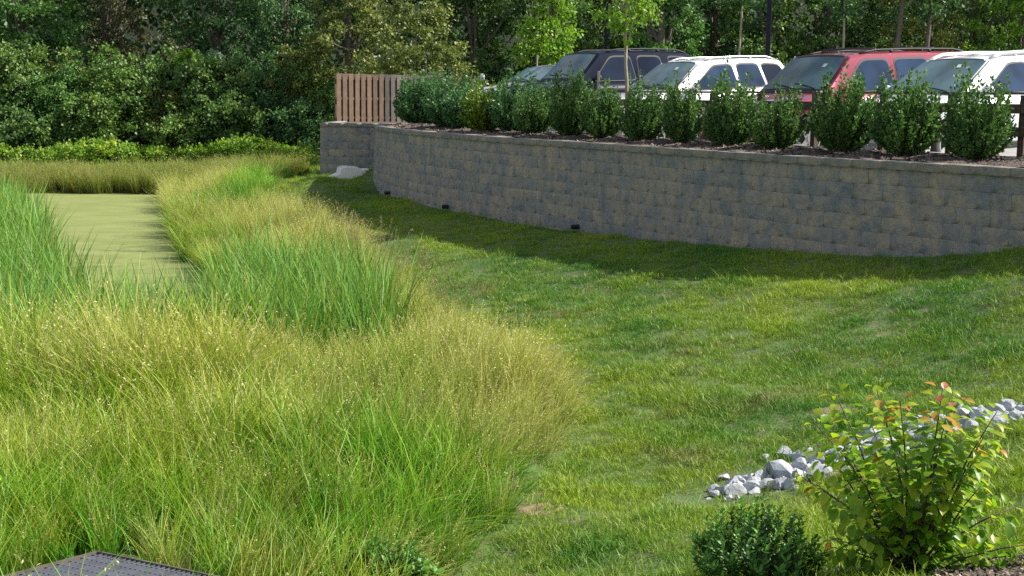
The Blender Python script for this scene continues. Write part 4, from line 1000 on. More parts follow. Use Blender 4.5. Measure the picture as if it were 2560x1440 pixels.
# ------------------------------------------------------------------ instanced grasses (stuff)
LIB = {}
def gn_group(coll):
    ng = bpy.data.node_groups.new('scatter_' + coll.name, 'GeometryNodeTree')
    ng.interface.new_socket('Geometry', in_out='INPUT', socket_type='NodeSocketGeometry'); ng.interface.new_socket('Geometry', in_out='OUTPUT', socket_type='NodeSocketGeometry')
    gi = ng.nodes.new('NodeGroupInput'); go = ng.nodes.new('NodeGroupOutput')
    ci = ng.nodes.new('GeometryNodeCollectionInfo'); ci.inputs[0].default_value = coll; ci.inputs['Separate Children'].default_value = True; ci.inputs['Reset Children'].default_value = True
    ip = ng.nodes.new('GeometryNodeInstanceOnPoints'); ip.inputs['Pick Instance'].default_value = True
    def na(nm, t):
        x = ng.nodes.new('GeometryNodeInputNamedAttribute'); x.data_type = t; x.inputs['Name'].default_value = nm; return x.outputs[0]
    ng.links.new(gi.outputs[0], ip.inputs['Points']); ng.links.new(ci.outputs[0], ip.inputs['Instance'])
    ng.links.new(na('vi', 'INT'), ip.inputs['Instance Index'])
    e = ng.nodes.new('FunctionNodeEulerToRotation'); ng.links.new(na('vr', 'FLOAT_VECTOR'), e.inputs[0]); ng.links.new(e.outputs[0], ip.inputs['Rotation'])
    ng.links.new(na('vs', 'FLOAT_VECTOR'), ip.inputs['Scale']); ng.links.new(ip.outputs[0], go.inputs[0])
    return ng
def lib(key, meshes):
    c = bpy.data.collections.new('source_' + key)
    for i, me in enumerate(meshes): c.objects.link(bpy.data.objects.new(f'{key}_tuft_{i:02d}', me))
    LIB[key] = (gn_group(c), len(meshes))
def scatter(name, key, P, lean, scale, label, cat, parent=None):
    """P (n,3); lean (n,2) tilt vector in xy (radians); scale (n,) or (n,3)"""
    ng, nv = LIB[key]; n_ = len(P)
    me = bpy.data.meshes.new(name); me.vertices.add(n_); me.vertices.foreach_set('co', np.ascontiguousarray(P, np.float32).ravel())
    yaw = rng.uniform(0, 2*math.pi, n_)
    # rotation = tilt * yaw, as XYZ euler:  R = Rz(g) Ry(b) Rx(a);  small tilt about axis (-ly, lx): a=-ly, b=lx, plus spin inside
    ca, sa = np.cos(yaw), np.sin(yaw); lx, ly = lean[:,0], lean[:,1]
    a = -( -sa*lx*-1 ) * 0; 
    # tilt vector expressed in the spun frame
    tx = ca*lx + sa*ly; ty = -sa*lx + ca*ly
    eul = np.column_stack([-ty, tx, yaw])
    sc = scale if scale.ndim == 2 else np.repeat(scale[:,None], 3, 1)
    for nm, t, arr in (('vr','FLOAT_VECTOR',eul),('vs','FLOAT_VECTOR',sc)):
        at = me.attributes.new(nm, t, 'POINT'); at.data.foreach_set('vector', np.ascontiguousarray(arr, np.float32).ravel())
    at = me.attributes.new('vi', 'INT', 'POINT'); at.data.foreach_set('value', rng.integers(0, nv, n_).astype(np.int32))
    o = link(name, me, parent); md = o.modifiers.new('scatter', 'NODES'); md.node_group = ng
    tag(o, label, cat, None, 'stuff'); return o
def blades(n_, rad, hmin, hmax, w0, bend, segs=4, seed=0, up=0.0, seeds=0, seedlen=0.22, pan=0.035, kindv=0.0, tipw=0.12):
    r = np.random.default_rng(seed); V = []; F = []; Hh = []; K = []; T = []
    for i in range(n_):
        a = r.uniform(0,6.28); rho = rad*math.sqrt(r.uniform()); b = np.array([rho*math.cos(a), rho*math.sin(a), 0]); h = r.uniform(hmin,hmax)
        d = r.uniform(0,6.28); bd = bend*r.uniform(0.2,1.0)*h; dv = np.array([math.cos(d), math.sin(d), 0]); fa_ = r.uniform(0, math.pi); sv = np.array([math.cos(fa_), math.sin(fa_), 0])
        w_ = w0*r.uniform(0.7,1.3); tt = r.uniform(); base = len(V); prev = None
        has_seed = i < seeds
        for k in range(segs+1):
            t = k/segs; c = b + dv*bd*t*t + np.array([0,0,h*(t-0.25*bend*t*t)])
            ww = w_*(1-(1-tipw)*t**1.5)*(0.45 if has_seed else 1)
            V += [c-sv*ww/2, c+sv*ww/2]; Hh += [t*h/hmax]*2; K += [0]*2
            if k: F.append((base+2*k-2, base+2*k-1, base+2*k+1, base+2*k)); T.append(tt)
        if has_seed:
            for q in range(11):
                t = 1-seedlen*r.uniform(0,1); c = b + dv*bd*t*t + np.array([0,0,h*(t-0.25*bend*t*t)]); dr = unit(np.array([[*r.normal(size=2), r.uniform(0.2,1.6)]]))[0]
                l = pan*r.uniform(0.6,1.4); s2 = np.cross(dr, unit(r.normal(size=(1,3)))[0]); s2 = s2/np.linalg.norm(s2)*0.0035
                o_ = len(V); V += [c, c+dr*l*0.6+s2, c+dr*l, c+dr*l*0.6-s2]; Hh += [1]*4; K += [1]*4; F.append((o_,o_+1,o_+2,o_+3)); T.append(tt)
    return np_mesh('tuft', np.array(V), np.array(F), False, {'hh': ('POINT', Hh), 'kk': ('POINT', K), 'tint': ('FACE', T)})
# tall grass material: green foot, straw top; how strawy varies over the place
def grass_mat(name, low, mid, tip, seedc, dry, trans=0.3, tan_lo=0.42, tan_hi=0.62, nsc=0.55):
    m, n, b = mat_new(name)
    at = lambda s_: N(n, 'ShaderNodeAttribute', attribute_name=s_).outputs['Fac']
    h = at('hh'); kk = at('kk'); t = at('tint'); oi = N(n, 'ShaderNodeObjectInfo').outputs['Random']
    p = wpos(n)
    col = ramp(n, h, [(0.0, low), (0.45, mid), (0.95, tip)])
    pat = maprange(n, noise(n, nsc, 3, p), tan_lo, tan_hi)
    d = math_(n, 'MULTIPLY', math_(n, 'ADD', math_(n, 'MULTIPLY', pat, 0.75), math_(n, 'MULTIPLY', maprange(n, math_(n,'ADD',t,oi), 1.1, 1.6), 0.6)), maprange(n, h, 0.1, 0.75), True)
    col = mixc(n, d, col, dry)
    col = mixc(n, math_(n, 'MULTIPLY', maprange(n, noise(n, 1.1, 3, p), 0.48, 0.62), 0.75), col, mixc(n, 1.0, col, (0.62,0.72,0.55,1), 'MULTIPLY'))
    col = mixc(n, math_(n, 'MULTIPLY', maprange(n, noise(n, 1.9, 2, p), 0.55, 0.68), 0.45), col, (0.34,0.29,0.035,1))
    col = mixc(n, maprange(n, oi, 0.95, 0.97, 0, 0.6), col, (0.36,0.25,0.12,1))
    col = mixc(n, kk, col, seedc)
    v = maprange(n, math_(n,'FRACT',math_(n,'MULTIPLY',math_(n,'ADD',t,oi),3.7)), 0, 1, 0.72, 1.3)
    mu = N(n, 'ShaderNodeVectorMath', operation='SCALE'); n.links.new(col, mu.inputs[0]); n.links.new(v, mu.inputs[3])
    finish_leaf(n, b, mu.outputs[0], trans, 0.5); return m
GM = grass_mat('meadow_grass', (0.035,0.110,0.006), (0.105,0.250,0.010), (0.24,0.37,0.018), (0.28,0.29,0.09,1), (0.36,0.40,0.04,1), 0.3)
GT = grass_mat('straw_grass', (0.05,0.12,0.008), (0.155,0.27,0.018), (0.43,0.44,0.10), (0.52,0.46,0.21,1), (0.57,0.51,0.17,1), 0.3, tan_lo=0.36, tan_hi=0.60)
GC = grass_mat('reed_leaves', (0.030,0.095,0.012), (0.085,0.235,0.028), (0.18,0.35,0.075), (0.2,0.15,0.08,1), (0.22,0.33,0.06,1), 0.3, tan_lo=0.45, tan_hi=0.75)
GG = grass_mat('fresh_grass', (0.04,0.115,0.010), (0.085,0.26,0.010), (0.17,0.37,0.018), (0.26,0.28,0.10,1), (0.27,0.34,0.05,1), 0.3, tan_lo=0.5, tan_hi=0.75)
GB = grass_mat('bank_grass', (0.08,0.075,0.02), (0.16,0.21,0.03), (0.25,0.32,0.05), (0.28,0.29,0.10,1), (0.28,0.28,0.06,1), 0.3)
def withmat(ms, mt):
    for x in ms: x.materials.append(mt)
    return ms
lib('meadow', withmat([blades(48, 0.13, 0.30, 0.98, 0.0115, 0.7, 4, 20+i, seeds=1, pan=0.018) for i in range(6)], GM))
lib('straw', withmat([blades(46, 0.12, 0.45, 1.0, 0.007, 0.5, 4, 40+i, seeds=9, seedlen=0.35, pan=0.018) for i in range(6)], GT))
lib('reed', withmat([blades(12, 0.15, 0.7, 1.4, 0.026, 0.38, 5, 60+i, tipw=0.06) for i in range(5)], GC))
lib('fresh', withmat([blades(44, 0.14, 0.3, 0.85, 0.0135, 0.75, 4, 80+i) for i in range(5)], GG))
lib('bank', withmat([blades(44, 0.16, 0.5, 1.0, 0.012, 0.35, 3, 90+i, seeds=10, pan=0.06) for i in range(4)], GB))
m, n, b = mat_new('lawn_grass')
at = lambda s_: N(n, 'ShaderNodeAttribute', attribute_name=s_).outputs['Fac']
h = at('hh'); t = at('tint'); p = wpos(n)
mp = N(n, 'ShaderNodeMapping'); mp.inputs['Scale'].default_value = (1.0, 0.75, 1.0); mp.inputs['Rotation'].default_value = (0,0,0.5); n.links.new(p, mp.inputs[0])
n1 = maprange(n, noise(n, 0.55, 4, mp.outputs[0], 0.6), 0.40, 0.64); n2 = maprange(n, noise(n, 2.2, 3, p, 0.6), 0.42, 0.68)
green = mixc(n, n1, (0.085,0.235,0.020,1), (0.31,0.41,0.022,1))
green = mixc(n, math_(n,'MULTIPLY',n2,0.45), green, (0.31,0.36,0.05,1))
green = mixc(n, math_(n,'MULTIPLY',maprange(n, noise(n, 1.0, 3, p), 0.58, 0.70),0.5), green, (0.26,0.20,0.09,1))
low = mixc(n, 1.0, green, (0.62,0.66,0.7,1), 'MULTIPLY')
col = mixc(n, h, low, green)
col = mixc(n, maprange(n, t, 0.93, 0.96, 0, 0.7), col, (0.40,0.42,0.15,1))
v = maprange(n, math_(n,'FRACT',math_(n,'MULTIPLY',t,7.3)), 0, 1, 0.75, 1.3)
mu = N(n, 'ShaderNodeVectorMath', operation='SCALE'); n.links.new(col, mu.inputs[0]); n.links.new(v, mu.inputs[3])
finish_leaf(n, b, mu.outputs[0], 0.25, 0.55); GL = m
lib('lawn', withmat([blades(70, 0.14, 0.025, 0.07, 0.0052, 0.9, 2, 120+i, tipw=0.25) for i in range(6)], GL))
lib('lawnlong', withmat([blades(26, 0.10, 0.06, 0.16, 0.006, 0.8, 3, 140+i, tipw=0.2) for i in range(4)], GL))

def region_points(poly, dens, seed):
    poly = np.array(poly, float); r = np.random.default_rng(seed); lo, hi = poly.min(0), poly.max(0); n_ = int((hi-lo).prod()*dens)
    P = r.uniform(lo, hi, (n_,2)); return P[poly_sd(P, poly) < 0]
def in_view(P3, marg=260):
    px_, py_, d_ = project(P3); return (px_ > -marg) & (px_ < 2560+marg) & (py_ > -200) & (py_ < 1440+520) & (d_ > 2.5)
# edge of the tall grass against the lawn (plan, near to far)
EDGE = np.array([(-0.9,4.5),(-0.55,6.6),(-0.28,7.7),(-0.02,8.6),(0.15,9.6),(0.35,10.8),(0.42,11.6),(0.25,12.6),(-0.35,14.6),(-0.95,16.8),(-1.7,19.4),(-2.8,22.8),(-4.2,26.8),(-5.4,30.5),(-6.2,33.5),(-6.6,36.5),(-6.7,39.5),(-8,42)])
rocks_line = [at_z(1785,1232,-2.77), at_z(1960,1190,-2.72), at_z(2120,1140,-2.62), at_z(2300,1085,-2.5), at_z(2560,1035,-2.36), at_z(2800,1000,-2.2)]
def dist_line(P, line):
    best = np.full(len(P), 1e9)
    for a, c in zip(line, line[1:]):
        dx, dy = c.x-a.x, c.y-a.y; t = np.clip(((P[:,0]-a.x)*dx+(P[:,1]-a.y)*dy)/(dx*dx+dy*dy),0,1); best = np.minimum(best, np.hypot(P[:,0]-a.x-t*dx, P[:,1]-a.y-t*dy))
    return best
wall_poly = [Vector(q) for q in raw[::6]]
gr_poly = [(g0.xy - e1*0.08 - e2*0.08), (g0.xy + e1*1.6 - e2*0.08), (g0.xy+e1*1.6+e2*1.8), (g0.xy - e1*0.08 + e2*1.8)]
gr_poly = np.array([tuple(q) for q in gr_poly])
bare = [(at_z(1345,1272,-2.78), 0.13, 0.06),]
bare_c = [(at_z(1345,1275,-2.78), 0.17), (at_z(2095,968,-2.4), 0.22)]
mulch_fg = [at_z(2330,1445,-2.3), at_z(2480,1400,-2.3), at_z(2600,1375,-2.25), at_z(2900,1350,-2.1)]
mf_poly = np.array([(q.x,q.y) for q in mulch_fg] + [(4.5,4.5),(1.7,5.1)])

# tall grass
band = [tuple(e) for e in EDGE] + [(-10.9,42.2),(-9.6,36.8),(-7.75,30.4),(-6.3,25.3),(-4.4,20.8),(-2.7,17.8),(-1.3,15.6),(-1.6,14.2),(-3,13.2),(-7,13.4),(-12,16),(-12,3.5),(-1,3.5)]
P = region_points(band, 62, 3)
edge_d = np.min(np.linalg.norm(P[:,None]-EDGE[None], axis=2), axis=1) if len(P) < 40000 else None
ed = np.full(len(P), 1e9); edv = np.zeros((len(P),2))
for a, c in zip(EDGE, EDGE[1:]):
    dx, dy = c-a; t = np.clip(((P[:,0]-a[0])*dx+(P[:,1]-a[1])*dy)/(dx*dx+dy*dy),0,1); vx = P[:,0]-a[0]-t*dx; vy = P[:,1]-a[1]-t*dy; d_ = np.hypot(vx, vy); mk = d_ < ed; ed[mk] = d_[mk]; edv[mk] = -np.column_stack([vx,vy])[mk]/np.maximum(d_[mk,None],1e-3)
Z = terr(P); P3 = np.column_stack([P, np.maximum(Z-0.02, -3.3)]); ok = in_view(P3) & (poly_sd(P, gr_poly) > 0.05)
dens_keep = rng.uniform(size=len(P)) < np.where(P[:,1] < 14, 1.0, np.where(P[:,1] < 24, 0.75, 0.5)); ok &= dens_keep
P, P3, ed, edv = P[ok], P3[ok], ed[ok], edv[ok]
def fn(x, y, s, ph=0): return 0.5+0.25*(np.sin(x*s+ph+1.3*np.sin(y*s*0.7+ph)) + np.sin(y*s*1.2-ph*2+1.1*np.sin(x*s*0.8)))
field = fn(P[:,0], P[:,1], 1.5, 0.4); f2 = fn(P[:,0], P[:,1], 3.7, 2.0)
sdp = poly_sd(P, pond)
# straw near the lawn edge and on the far clump, fresh green at the foot and lower left
straw_p = np.clip(1.15 - ed/1.9, 0, 1)*(P[:,1] > 9.6) * 0.95 + (P[:,1] > 13)*0.25 + 0.22*(f2 > 0.62) + 0.5*((P[:,1] > 10.5) & (P[:,1] < 13.5))*(f2 > 0.35)
straw_p = np.where(P[:,1] < 9.6, 0.12 + 0.25*(f2 > 0.6), straw_p); straw_p = np.where((P[:,1] > 31) , np.where(P[:,0] < -8.1, 0.8, 0.06), straw_p)
u = rng.uniform(size=len(P)); kind = np.where(u < straw_p, 1, 0)
fresh_p = np.where((P[:,1] > 31) & (P[:,0] > -8.1), 1.0, np.where(P[:,1] < 10.5, 0.35+0.5*(ed < 1.3), 0.12)); kind = np.where((kind == 0) & (rng.uniform(size=len(P)) < fresh_p), 2, kind)
wind = np.array([0.10, 0.0])
sw = fn(P[:,0], P[:,1], 1.1, 3.3)*6.28*1.5; swirl = np.column_stack([np.cos(sw), np.sin(sw)])*0.16
lean = edv*np.clip(0.45-ed*0.25, 0.0, 0.42)[:,None] + wind + swirl + rng.normal(size=(len(P),2))*0.12
# over the water the clump leans out to the pond
towater = np.clip(0.5 - sdp*0.3, 0, 0.42)*(P[:,1] > 16)*(ed > 0.9); lean[:,0] -= towater*0.9; lean[:,1] -= towater*0.15
sc = rng.uniform(0.7,1.18,len(P))*(0.72+0.5*field); edge_low = np.clip(0.55+ed*0.9, 0.5, 1); sc *= edge_low
sc = np.where((P[:,1] < 9.0), sc*0.78, sc)
sc *= 1 + 0.30*sstep(P[:,1], 9.5, 11.0)*(1-sstep(P[:,1], 13.6, 14.6))*sstep(-P[:,0], 1.8, 3.2)
for key, kd, lab in (('meadow',0,'tall green meadow grass filling the lower left bank'),('straw',1,'tall straw-coloured seeding grass along the lawn edge'),('fresh',2,'fresh green grass at the foot of the tall stand')):
    mk = kind == kd; scatter('tall_grass', key, P3[mk], lean[mk], sc[mk], lab, 'grass')
print('tall grass tufts', len(P))
# tall panicles standing over the lawn edge of the grass
def plumes(seed):
    r = np.random.default_rng(seed); V = []; F = []; Hh = []; K = []; T = []
    def quad(a, c, w_, k):
        d = c-a; sv = np.cross(d, r.normal(size=3)); sv = sv/np.linalg.norm(sv)*w_; o_ = len(V); V.extend([a-sv, a+sv, c+sv*.5, c-sv*.5]); Hh.extend([0.6,0.6,1,1]); K.extend([k]*4); F.append((o_,o_+1,o_+2,o_+3)); T.append(r.uniform())
    for i in range(5):
        b = np.array([*r.normal(size=2)*0.05, 0.0]); h = r.uniform(1.0,1.4); dv = np.array([*r.normal(size=2)*0.18, 0]); pts = [b+dv*t*t+np.array([0,0,h*t-0.1*t*t]) for t in np.linspace(0,1,6)]
        for a, c in zip(pts, pts[1:]): quad(a, c, 0.0022, 0)
        for q in range(34):
            t = r.uniform(0.74,1.0); a = b+dv*t*t+np.array([0,0,h*t-0.1*t*t]); dd = np.array([*r.normal(size=2), r.uniform(0.3,1.5)]); dd /= np.linalg.norm(dd); quad(a, a+dd*r.uniform(0.03,0.10)*(1.3-t*0.8), 0.0022, 1)
    return np_mesh('tuft', np.array(V), np.array(F), False, {'hh': ('POINT', Hh), 'kk': ('POINT', K), 'tint': ('FACE', T)})
GP = grass_mat('plume_grass', (0.06,0.12,0.012), (0.19,0.25,0.04), (0.30,0.26,0.11), (0.26,0.19,0.12,1), (0.34,0.28,0.13,1), 0.25)
lib('plume', withmat([plumes(150+i) for i in range(4)], GP))
pr_ = np.random.default_rng(17); tt_ = pr_.uniform(0, 1, 46); yy_ = 15.5 + tt_*9; xx_ = np.interp(yy_, EDGE[:,1], EDGE[:,0]) - np.abs(pr_.normal(size=46))*0.45 - 0.05
Pp = np.column_stack([xx_, yy_]); scatter('seeding_plumes', 'plume', np.column_stack([Pp, terr(Pp)]), np.column_stack([np.full(46, 0.2), np.zeros(46)]) + pr_.normal(size=(46,2))*0.14, pr_.uniform(0.6,0.95,46), 'brown seeding panicles rising from the lawn edge of the tall grass', 'grass')
# reeds
za = [(-2.8,13.3),(-3.2,14.6),(-4.6,15.6),(-6.2,18.0),(-9.1,25.6),(-12.0,31.5),(-17,34),(-15.5,28),(-11.5,20),(-9,14.5),(-6,12.7),(-4,12.6)]
zb_ = [(-4.0,19.8),(-2.6,18.4),(-1.5,16.6),(-1.3,14.6),(-1.6,13.3),(-2.3,12.8),(-3.2,13.3),(-3.3,15.6),(-4.0,17.8)]
P = np.vstack([region_points(za, 30, 4), region_points(zb_, 42, 5)]); Z = np.maximum(terr(P), ZW-0.1); P3 = np.column_stack([P, Z]); ok = in_view(P3); P, P3 = P[ok], P3[ok]
lean = np.array([-0.10,0.0]) + rng.normal(size=(len(P),2))*0.09; lean[:,0] += np.where(P[:,0] > -2.6, 0.05, 0)
scatter('reeds', 'reed', P3, lean, rng.uniform(0.72,1.08,len(P))*np.where(P[:,1] > 22, 1.25, 1.16), 'upright bluish green cattail reeds standing around the pond', 'reeds')
print('reeds', len(P))
# far bank grass
P = region_points([(-26,42.0),(-9.6,42.0),(-8.2,42.6),(-6.8,44.2),(-7.5,45.2),(-26,44.8)], 26, 6); P3 = np.column_stack([P, terr(P)]); ok = in_view(P3)
scatter('bank_grass', 'bank', P3[ok], np.array([0.0,-0.1]) + rng.normal(size=(ok.sum(),2))*0.12, rng.uniform(0.7,1.1,ok.sum()), 'olive brown tall grass along the far pond bank', 'grass')
P = region_points([(-34,44.5),(-7,44.5),(-5.4,46),(-5.4,54),(-34,54)], 9, 8); P3 = np.column_stack([P, terr(P)]); ok = in_view(P3)
scatter('meadow_grass', 'lawnlong', P3[ok], rng.normal(size=(ok.sum(),2))*0.15, rng.uniform(1.6,2.6,ok.sum()), 'short meadow beyond the pond before the vines', 'grass')
# lawn
lawn_poly = [(-0.9,4.0)] + [tuple(e + np.array([0.12,0])) for e in EDGE[1:-1]] + [(-6.4,44),(-5.5,44),(-5.5,36.2),(-3.7,35.9)] + [tuple(wall_pt(s, -0.10)[0]) for s in np.linspace(1.2, WLEN-0.5, 60)] + [(14,8),(9,3.5)]
P = region_points(lawn_poly, 150, 9); keep = rng.uniform(size=len(P)) < np.where(P[:,1] < 13, 0.9, np.where(P[:,1] < 20, 0.75, 0.45)); P = P[keep]
dr = dist_line(P, rocks_line); mk = ((dr > 0.30+0.10*rng.uniform(size=len(P))) | (rng.uniform(size=len(P)) < 0.10)) & (poly_sd(P, mf_poly) > -0.05)
for c, rr in bare_c: mk &= (np.hypot((P[:,0]-c.x)/1.5, P[:,1]-c.y) > rr*rng.uniform(0.25,1.15,len(P)))
P = P[mk]; P3 = np.column_stack([P, terr(P)-0.008]); ok = in_view(P3, 200); P3 = P3[ok]; P = P[ok]
f3 = fn(P[:,0], P[:,1], 4.3, 1.1)
scatter('lawn', 'lawn', P3, rng.normal(size=(len(P),2))*0.12, rng.uniform(0.75,1.15,len(P))*(0.75+0.5*f3), 'mown patchy green and yellow lawn sloping to the wall', 'lawn')
print('lawn', len(P))
mk = rng.uniform(size=len(P)) < 0.10*(f3 > 0.55) + 0.03
scatter('lawn_weeds', 'lawnlong', P3[mk], rng.normal(size=(mk.sum(),2))*0.2, rng.uniform(0.7,1.2,mk.sum()), 'longer stray blades standing in the lawn', 'grass')

# bare earth patch and foreground mulch
def drape(name, poly, mat, lift, step=0.05, label=''):
    poly = np.array(poly); lo, hi = poly.min(0), poly.max(0); X_ = np.arange(lo[0], hi[0]+step, step); Y_ = np.arange(lo[1], hi[1]+step, step)
    GX, GY = np.meshgrid(X_, Y_); P = np.column_stack([GX.ravel(), GY.ravel()]); sd = poly_sd(P, poly); Z = terr(P) + lift + 0.012*np.sin(P[:,0]*17)*np.sin(P[:,1]*19) - 0.05*(sd > -0.02)
    I = np.arange(len(P)).reshape(len(Y_), len(X_)); Q = np.stack([I[:-1,:-1], I[:-1,1:], I[1:,1:], I[1:,:-1]], -1).reshape(-1,4); Q = Q[(sd[Q] < step).any(axis=1)]
    o = link(name, np_mesh(name, np.column_stack([P, Z]), Q, True), None, mat); return tag(o, label, None, None, 'structure')
earth = simple('bare_earth', (0.20,0.145,0.085), 0.95, var=0.3, vscale=20, bmp=0.6)
for i, (c, rr) in enumerate(bare_c):
    poly = [(c.x+rr*1.25*math.cos(a)*(1+0.2*math.sin(3*a+i)), c.y+rr*0.95*math.sin(a)) for a in np.linspace(0, 2*math.pi, 16)[:-1]]
    drape('bare_earth', poly, earth, 0.006, 0.04, 'bare tan earth patch in the lawn')
drape('mulch_bed', mf_poly, M_mulch, 0.02, 0.06, 'dark mulch bed in the bottom right corner')
# bark chips, both beds
r = np.random.default_rng(61)
def chips(P3, L0, name, lab, seed):
    r = np.random.default_rng(seed); n_ = len(P3); d = unit(np.column_stack([r.normal(size=(n_,2)), r.normal(size=n_)*0.3])); s_ = unit(np.cross(d, np.array([[0,0,1.0]])+r.normal(size=(n_,3))*0.3)); L = (L0*r.uniform(0.4,1.4,n_))[:,None]
    V = np.stack([P3-d*L/2-s_*L*0.16, P3+d*L/2-s_*L*0.12, P3+d*L/2+s_*L*0.14, P3-d*L/2+s_*L*0.15], 1).reshape(-1,3)
    me = np_mesh(name, V, np.arange(n_*4).reshape(n_,4), False, {'tint': ('FACE', r.uniform(0,1,n_))}); me.materials.append(chip_m); return tag(link(name, me), lab, 'bark chips', None, 'stuff')
m, n, b = mat_new('bark_chips'); n.links.new(ramp(n, N(n,'ShaderNodeAttribute',attribute_name='tint').outputs['Fac'], [(0.2,(0.035,0.025,0.02)),(0.6,(0.10,0.072,0.055)),(0.85,(0.18,0.14,0.11)),(1.0,(0.36,0.29,0.22))]), b.inputs['Base Color']); b.inputs['Roughness'].default_value = 0.9; chip_m = m
P = region_points(mf_poly, 2200, 62); chips(np.column_stack([P, terr(P)+0.035]), 0.032, 'bark_chips', 'shredded bark chips in the bottom right bed', 1)
pp = []
for i in range(9000):
    s = r.uniform(S0, WLEN); of = r.uniform(M_IN+0.1, M_OUT-0.1); q = wall_pt(s, of)[0]
    pp.append((q.x, q.y, -0.765 + 0.06*math.sin(min(1,(of-M_IN)/2.2)*math.pi) + 0.02*math.sin(s*5.1+of*3)+0.012*math.sin(s*13+of*9)+0.008))
chips(np.array(pp), 0.075, 'bark_chips', 'bark chips scattered on the bed above the wall', 2)

# ------------------------------------------------------------------ stone swale
m, n, b = mat_new('limestone'); p = wpos(n); oi = N(n, 'ShaderNodeObjectInfo').outputs['Random']
c1 = ramp(n, noise(n, 9, 5, p, 0.65), [(0.3,(0.18,0.195,0.23)),(0.55,(0.33,0.35,0.39)),(0.75,(0.52,0.53,0.55))])
c1 = mixc(n, maprange(n, oi, 0.3, 1, 0.0, 0.45), c1, (0.46,0.455,0.45,1)); n.links.new(c1, b.inputs['Base Color']); b.inputs['Roughness'].default_value = 0.85
bump(n, b, noise(n, 26, 5, p, 0.7), 0.6, 0.02)
RK = []
for i in range(9):
    r_ = random.Random(700+i); bm = bmesh.new(); bmesh.ops.create_icosphere(bm, subdivisions=2, radius=1.0)
    pls = [(Vector((r_.gauss(0,1), r_.gauss(0,1), r_.gauss(0,1))).normalized(), r_.uniform(0.36,0.7)) for _ in range(8)]
    for v in bm.verts:
        for nn, dd in pls:
            e = v.co.dot(nn)-dd
            if e > 0: v.co -= nn*e
        v.co *= 1+r_.uniform(-0.01,0.01)
    me = bm_mesh('stone', bm); me.materials.append(m); RK.append(me)
sw = empty('stone_swale', (0,0,0), 'channel of pale blue-grey broken limestone crossing the lawn behind the large-leaved shrub', 'stone channel')
r_ = random.Random(9); big_px = [(1955,1185,0.20,0.12),(2060,1195,0.13,0.08),(1870,1205,0.10,0.07),(1790,1228,0.075,0.05),(1990,1150,0.08,0.06),(1960,1140,0.09,0.06),(2385,1022,0.09,0.07),(2435,1035,0.08,0.06),(2520,1012,0.10,0.05),(2500,1050,0.15,0.06),(2560,1040,0.13,0.06),(2340,1045,0.08,0.05),(2180,1085,0.10,0.06),(2110,1110,0.09,0.06),(1815,1197,0.07,0.035),(1920,1215,.08,.05),(2240,1070,.1,.06)]
def stone(x, y, a, hgt):
    o = link('stone', r_.choice(RK), sw); o.location = (x, y, tz(x, y) + hgt*0.05 + r_.uniform(-.01,.02)); a *= 1.1; hgt *= 1.1; o.scale = (a, a*r_.uniform(0.6,0.95), hgt); o.rotation_euler = (r_.uniform(-.3,.3), r_.uniform(-.3,.3), r_.uniform(0,6.28))
def at_ground(px_, py_):
    z = -2.6
    for _ in range(12): q = at_z(px_, py_, z); z = 0.5*z+0.5*tz(q.x, q.y)
    return q
for px_, py_, a, hg in big_px:
    q = at_ground(px_, py_); stone(q.x, q.y, a, hg)
for i in range(283):
    k = r_.random()*(len(rocks_line)-1); j = int(k); f = k-j; c = rocks_line[j].lerp(rocks_line[j+1], f); wd = 0.24 if k > 0.4 else 0.14
    a = r_.choice([0.03,0.04,0.05,0.065,0.085]); stone(c.x+r_.uniform(-.05,.05), c.y+r_.gauss(0, wd*0.75), a, a*r_.uniform(0.6,0.95))

